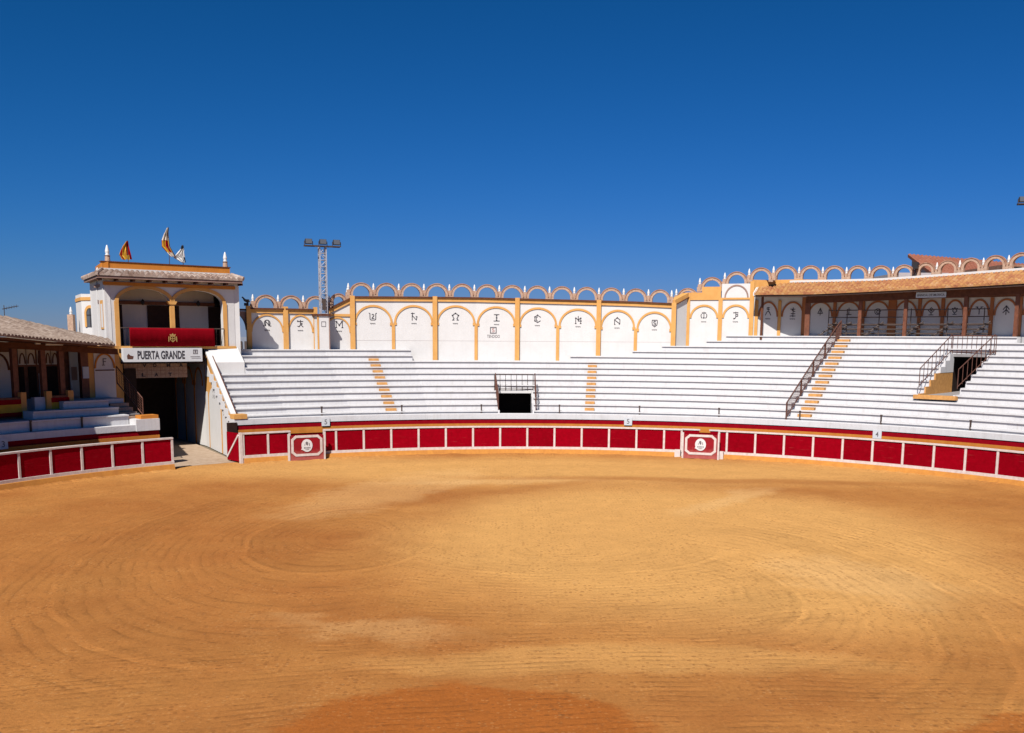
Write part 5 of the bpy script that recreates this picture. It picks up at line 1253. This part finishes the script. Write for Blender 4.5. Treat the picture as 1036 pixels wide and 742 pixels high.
for x0, x1 in ((-40, -16), (-14, 10)):
    ff, l = onback(x0, x1, 3.0, 5.7, 'lime_white', 'wall_panel'); obj('arch_moulding', MB().band(ff, l/2, 4.8, l/2-.05, 0.85, 0.1, -0.09, -0.051, 0, 180, 14), 'brown_cap', lb)
for x0, x1 in ((18.5, 26), (27, 35.5), (37.5, 41.5), (45.5, 51), (52, 59)):
    ff, l = onback(x0, x1, 5.05, 5.85, 'lime_white', 'arch_panel'); obj('arch_moulding', MB().band(ff, l/2, 5.1, l/2-.02, 0.55, 0.06, -0.08, -0.051, 0, 180, 12), 'brown_cap', lb)
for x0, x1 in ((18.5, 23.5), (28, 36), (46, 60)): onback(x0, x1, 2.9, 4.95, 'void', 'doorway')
onback(38.5, 42, 3.0, 4.6, 'lime_white', 'wall_panel')
onback(70, 82, 3.3, 5.75, 'lime_white', 'door'); onback(71.5, 77, 4.2, 4.9, 'rose_plaster', 'door_panel', off=0.07)
# sunlit gap glints: white bars added under the eave to stand for them
for i, (x0, x1, y) in enumerate(((35, 40, 346.5), (45.5, 63, 347.5))):
    a, z = hit(x0, y, 30.0); b, _ = hit(x1, y, 30.0)
    m_ = MB().tube(pol(29.95, a, z-0.05), pol(29.95, b, z-0.05), 0.05, 8)
    solo('glint_bar', m_, 'finial_white', 'white bar standing in for a sunlit glint under the left eave, the %s one' % ('shorter' if i == 0 else 'longer'), 'lamp', 'glint bars under the left eave')
# end wall with the arched white panel
a, b = hit(90, 380, 31.6)[0], hit(121.5, 380, 31.6)[0]; ff, l = fchord(pol(31.6, a), pol(31.6, b))
ew = thing('end_wall', 'ochre framed white arched panel with a painted mark between the left roof and the gate', 'wall', pol(31.6, (a+b)/2, 3))
obj('frame_wall', MB().box(ff, 0, l, 0, 0.3, 2.3, 6.02), 'ochre', ew)
pa, pb = l*0.17, l*0.84
obj('white_panel', MB().box(ff, pa, pb, -0.03, 0.0, 3.3, 5.75), 'lime_white', ew)
pmw = pb-pa
obj('arch_moulding', MB().band(ff, (pa+pb)/2, 4.85, pmw/2, 0.80, 0.09, -0.07, -0.031, 0, 180, 18), 'deep_ochre', ew)
obj('string_line', MB().box(ff, pa+.05, pb-.05, -0.05, -0.031, 4.72, 4.78), 'brown_cap', ew)
emf = lambda x, y, z: ff(x, y-0.04, z); emblem(emf, (pa+pb)/2, 5.18, 0.33, 'f_mark', ew, m='grey_ink', cap=0)
ff2, l2 = fchord(pol(31.5, hit(82.5, 380, 31.5)[0]), pol(31.5, hit(90, 380, 31.5)[0]))
obj('flank', MB().box(ff2, 0, l2, 0, 0.3, 2.3, 6.1), 'brown_wood', ew)
solo('notice_board', MB().box(ff2, 0.05, l2*0.95, -0.06, -0.01, 4.35, 4.95), 'blue_white', 'small pale blue notice board on the brown wall by the arched panel', 'sign')
# boxes on the terrace
def low_box(x0, x1, y, r, z0, h_, m, nm, lab, cat):
    a, b = hit(x0, y, r)[0], hit(x1, y, r)[0]; g_, l = fchord(pol(r, a), pol(r, b))
    return solo(nm, MB().box(g_, 0, l, 0, 0.35, z0, z0+h_), m, lab, cat), g_, l
def bannered(x0, x1, lab):
    a, b = hit(x0, 412, 29.9)[0], hit(x1, 412, 29.9)[0]; g_, l = fchord(pol(29.9, a), pol(29.9, b))
    t = thing('box_parapet', lab, 'parapet', pol(29.9, (a+b)/2, 2.6), 0, 'banner draped parapets of the left boxes')
    obj('wall', MB().box(g_, 0, l, 0, 0.2, 2.6, 3.62), 'brown_wood', t)
    q = MB(); n = 16
    for i in range(n):
        xa, xb = l*i/n, l*(i+1)/n; da, db = -0.03-0.03*sin(pi*i/4)**2, -0.03-0.03*sin(pi*(i+1)/4)**2
        for (z0, z1, mi) in ((2.72, 2.92, 1), (2.92, 3.30, 0), (3.30, 3.52, 1)):
            q.add([g_(xa, da, z0), g_(xb, db, z0), g_(xb, db, z1), g_(xa, da, z1), g_(xa, -0.002, z0), g_(xb, -0.002, z0), g_(xb, -0.002, z1), g_(xa, -0.002, z1)], [(0, 1, 2, 3), (4, 7, 6, 5), (0, 4, 5, 1), (3, 2, 6, 7)], mi)
    obj('banner', q, ['yellow_cloth', 'cloth_red'], t)
    for xx in (0, l): obj('end_post', MB().box(g_, xx-0.14, xx+0.14, -0.05, 0.28, 2.6, 3.85), 'ochre', t)
bannered(-45, 24, 'parapet with red and yellow banner at the far left edge')
bannered(50, 72, 'short parapet with red and yellow banner beside the pale cabinet')
low_box(35.5, 48, 412, 30.0, 2.62, 0.95, 'blue_white', 'cabinet', 'pale blue cabinet standing between the two banner draped parapets', 'cabinet')

# antenna on the left roof
c = at_depth(4.5, 318, 52); q = MB().tube((c[0], c[1], c[2]-0.6), (c[0], c[1], c[2]+0.45), 0.02)
q.tube((c[0]-0.1, c[1], c[2]+0.25), (c[0]+0.7, c[1]+0.1, c[2]+0.42), 0.015)
for k in range(6): x = c[0]+0.65*k/5; z = c[2]+0.27+0.14*k/5; q.tube((x, c[1]-0.2, z), (x, c[1]+0.2, z), 0.01, 4); q.tube((x, c[1], z-0.08), (x, c[1], z+0.08), 0.01, 4)
solo('antenna', q, 'iron', 'small television antenna on the left tiled roof', 'antenna')
# distant terrace building seen in the gap beside the tower
A = at_depth(225, 341, 85); B = at_depth(262, 341, 85)
q = thing('far_building', 'low blue grey building glimpsed in the gap right of the tower', 'building', (A[0], 85, 0))
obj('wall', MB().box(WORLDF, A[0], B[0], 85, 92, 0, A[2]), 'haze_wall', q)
for k in range(7): x = A[0]+(B[0]-A[0])*(k+.5)/7; obj('window', MB().box(WORLDF, x-.12, x+.12, 84.9, 84.97, A[2]-1.0, A[2]-0.35), 'iron', q)
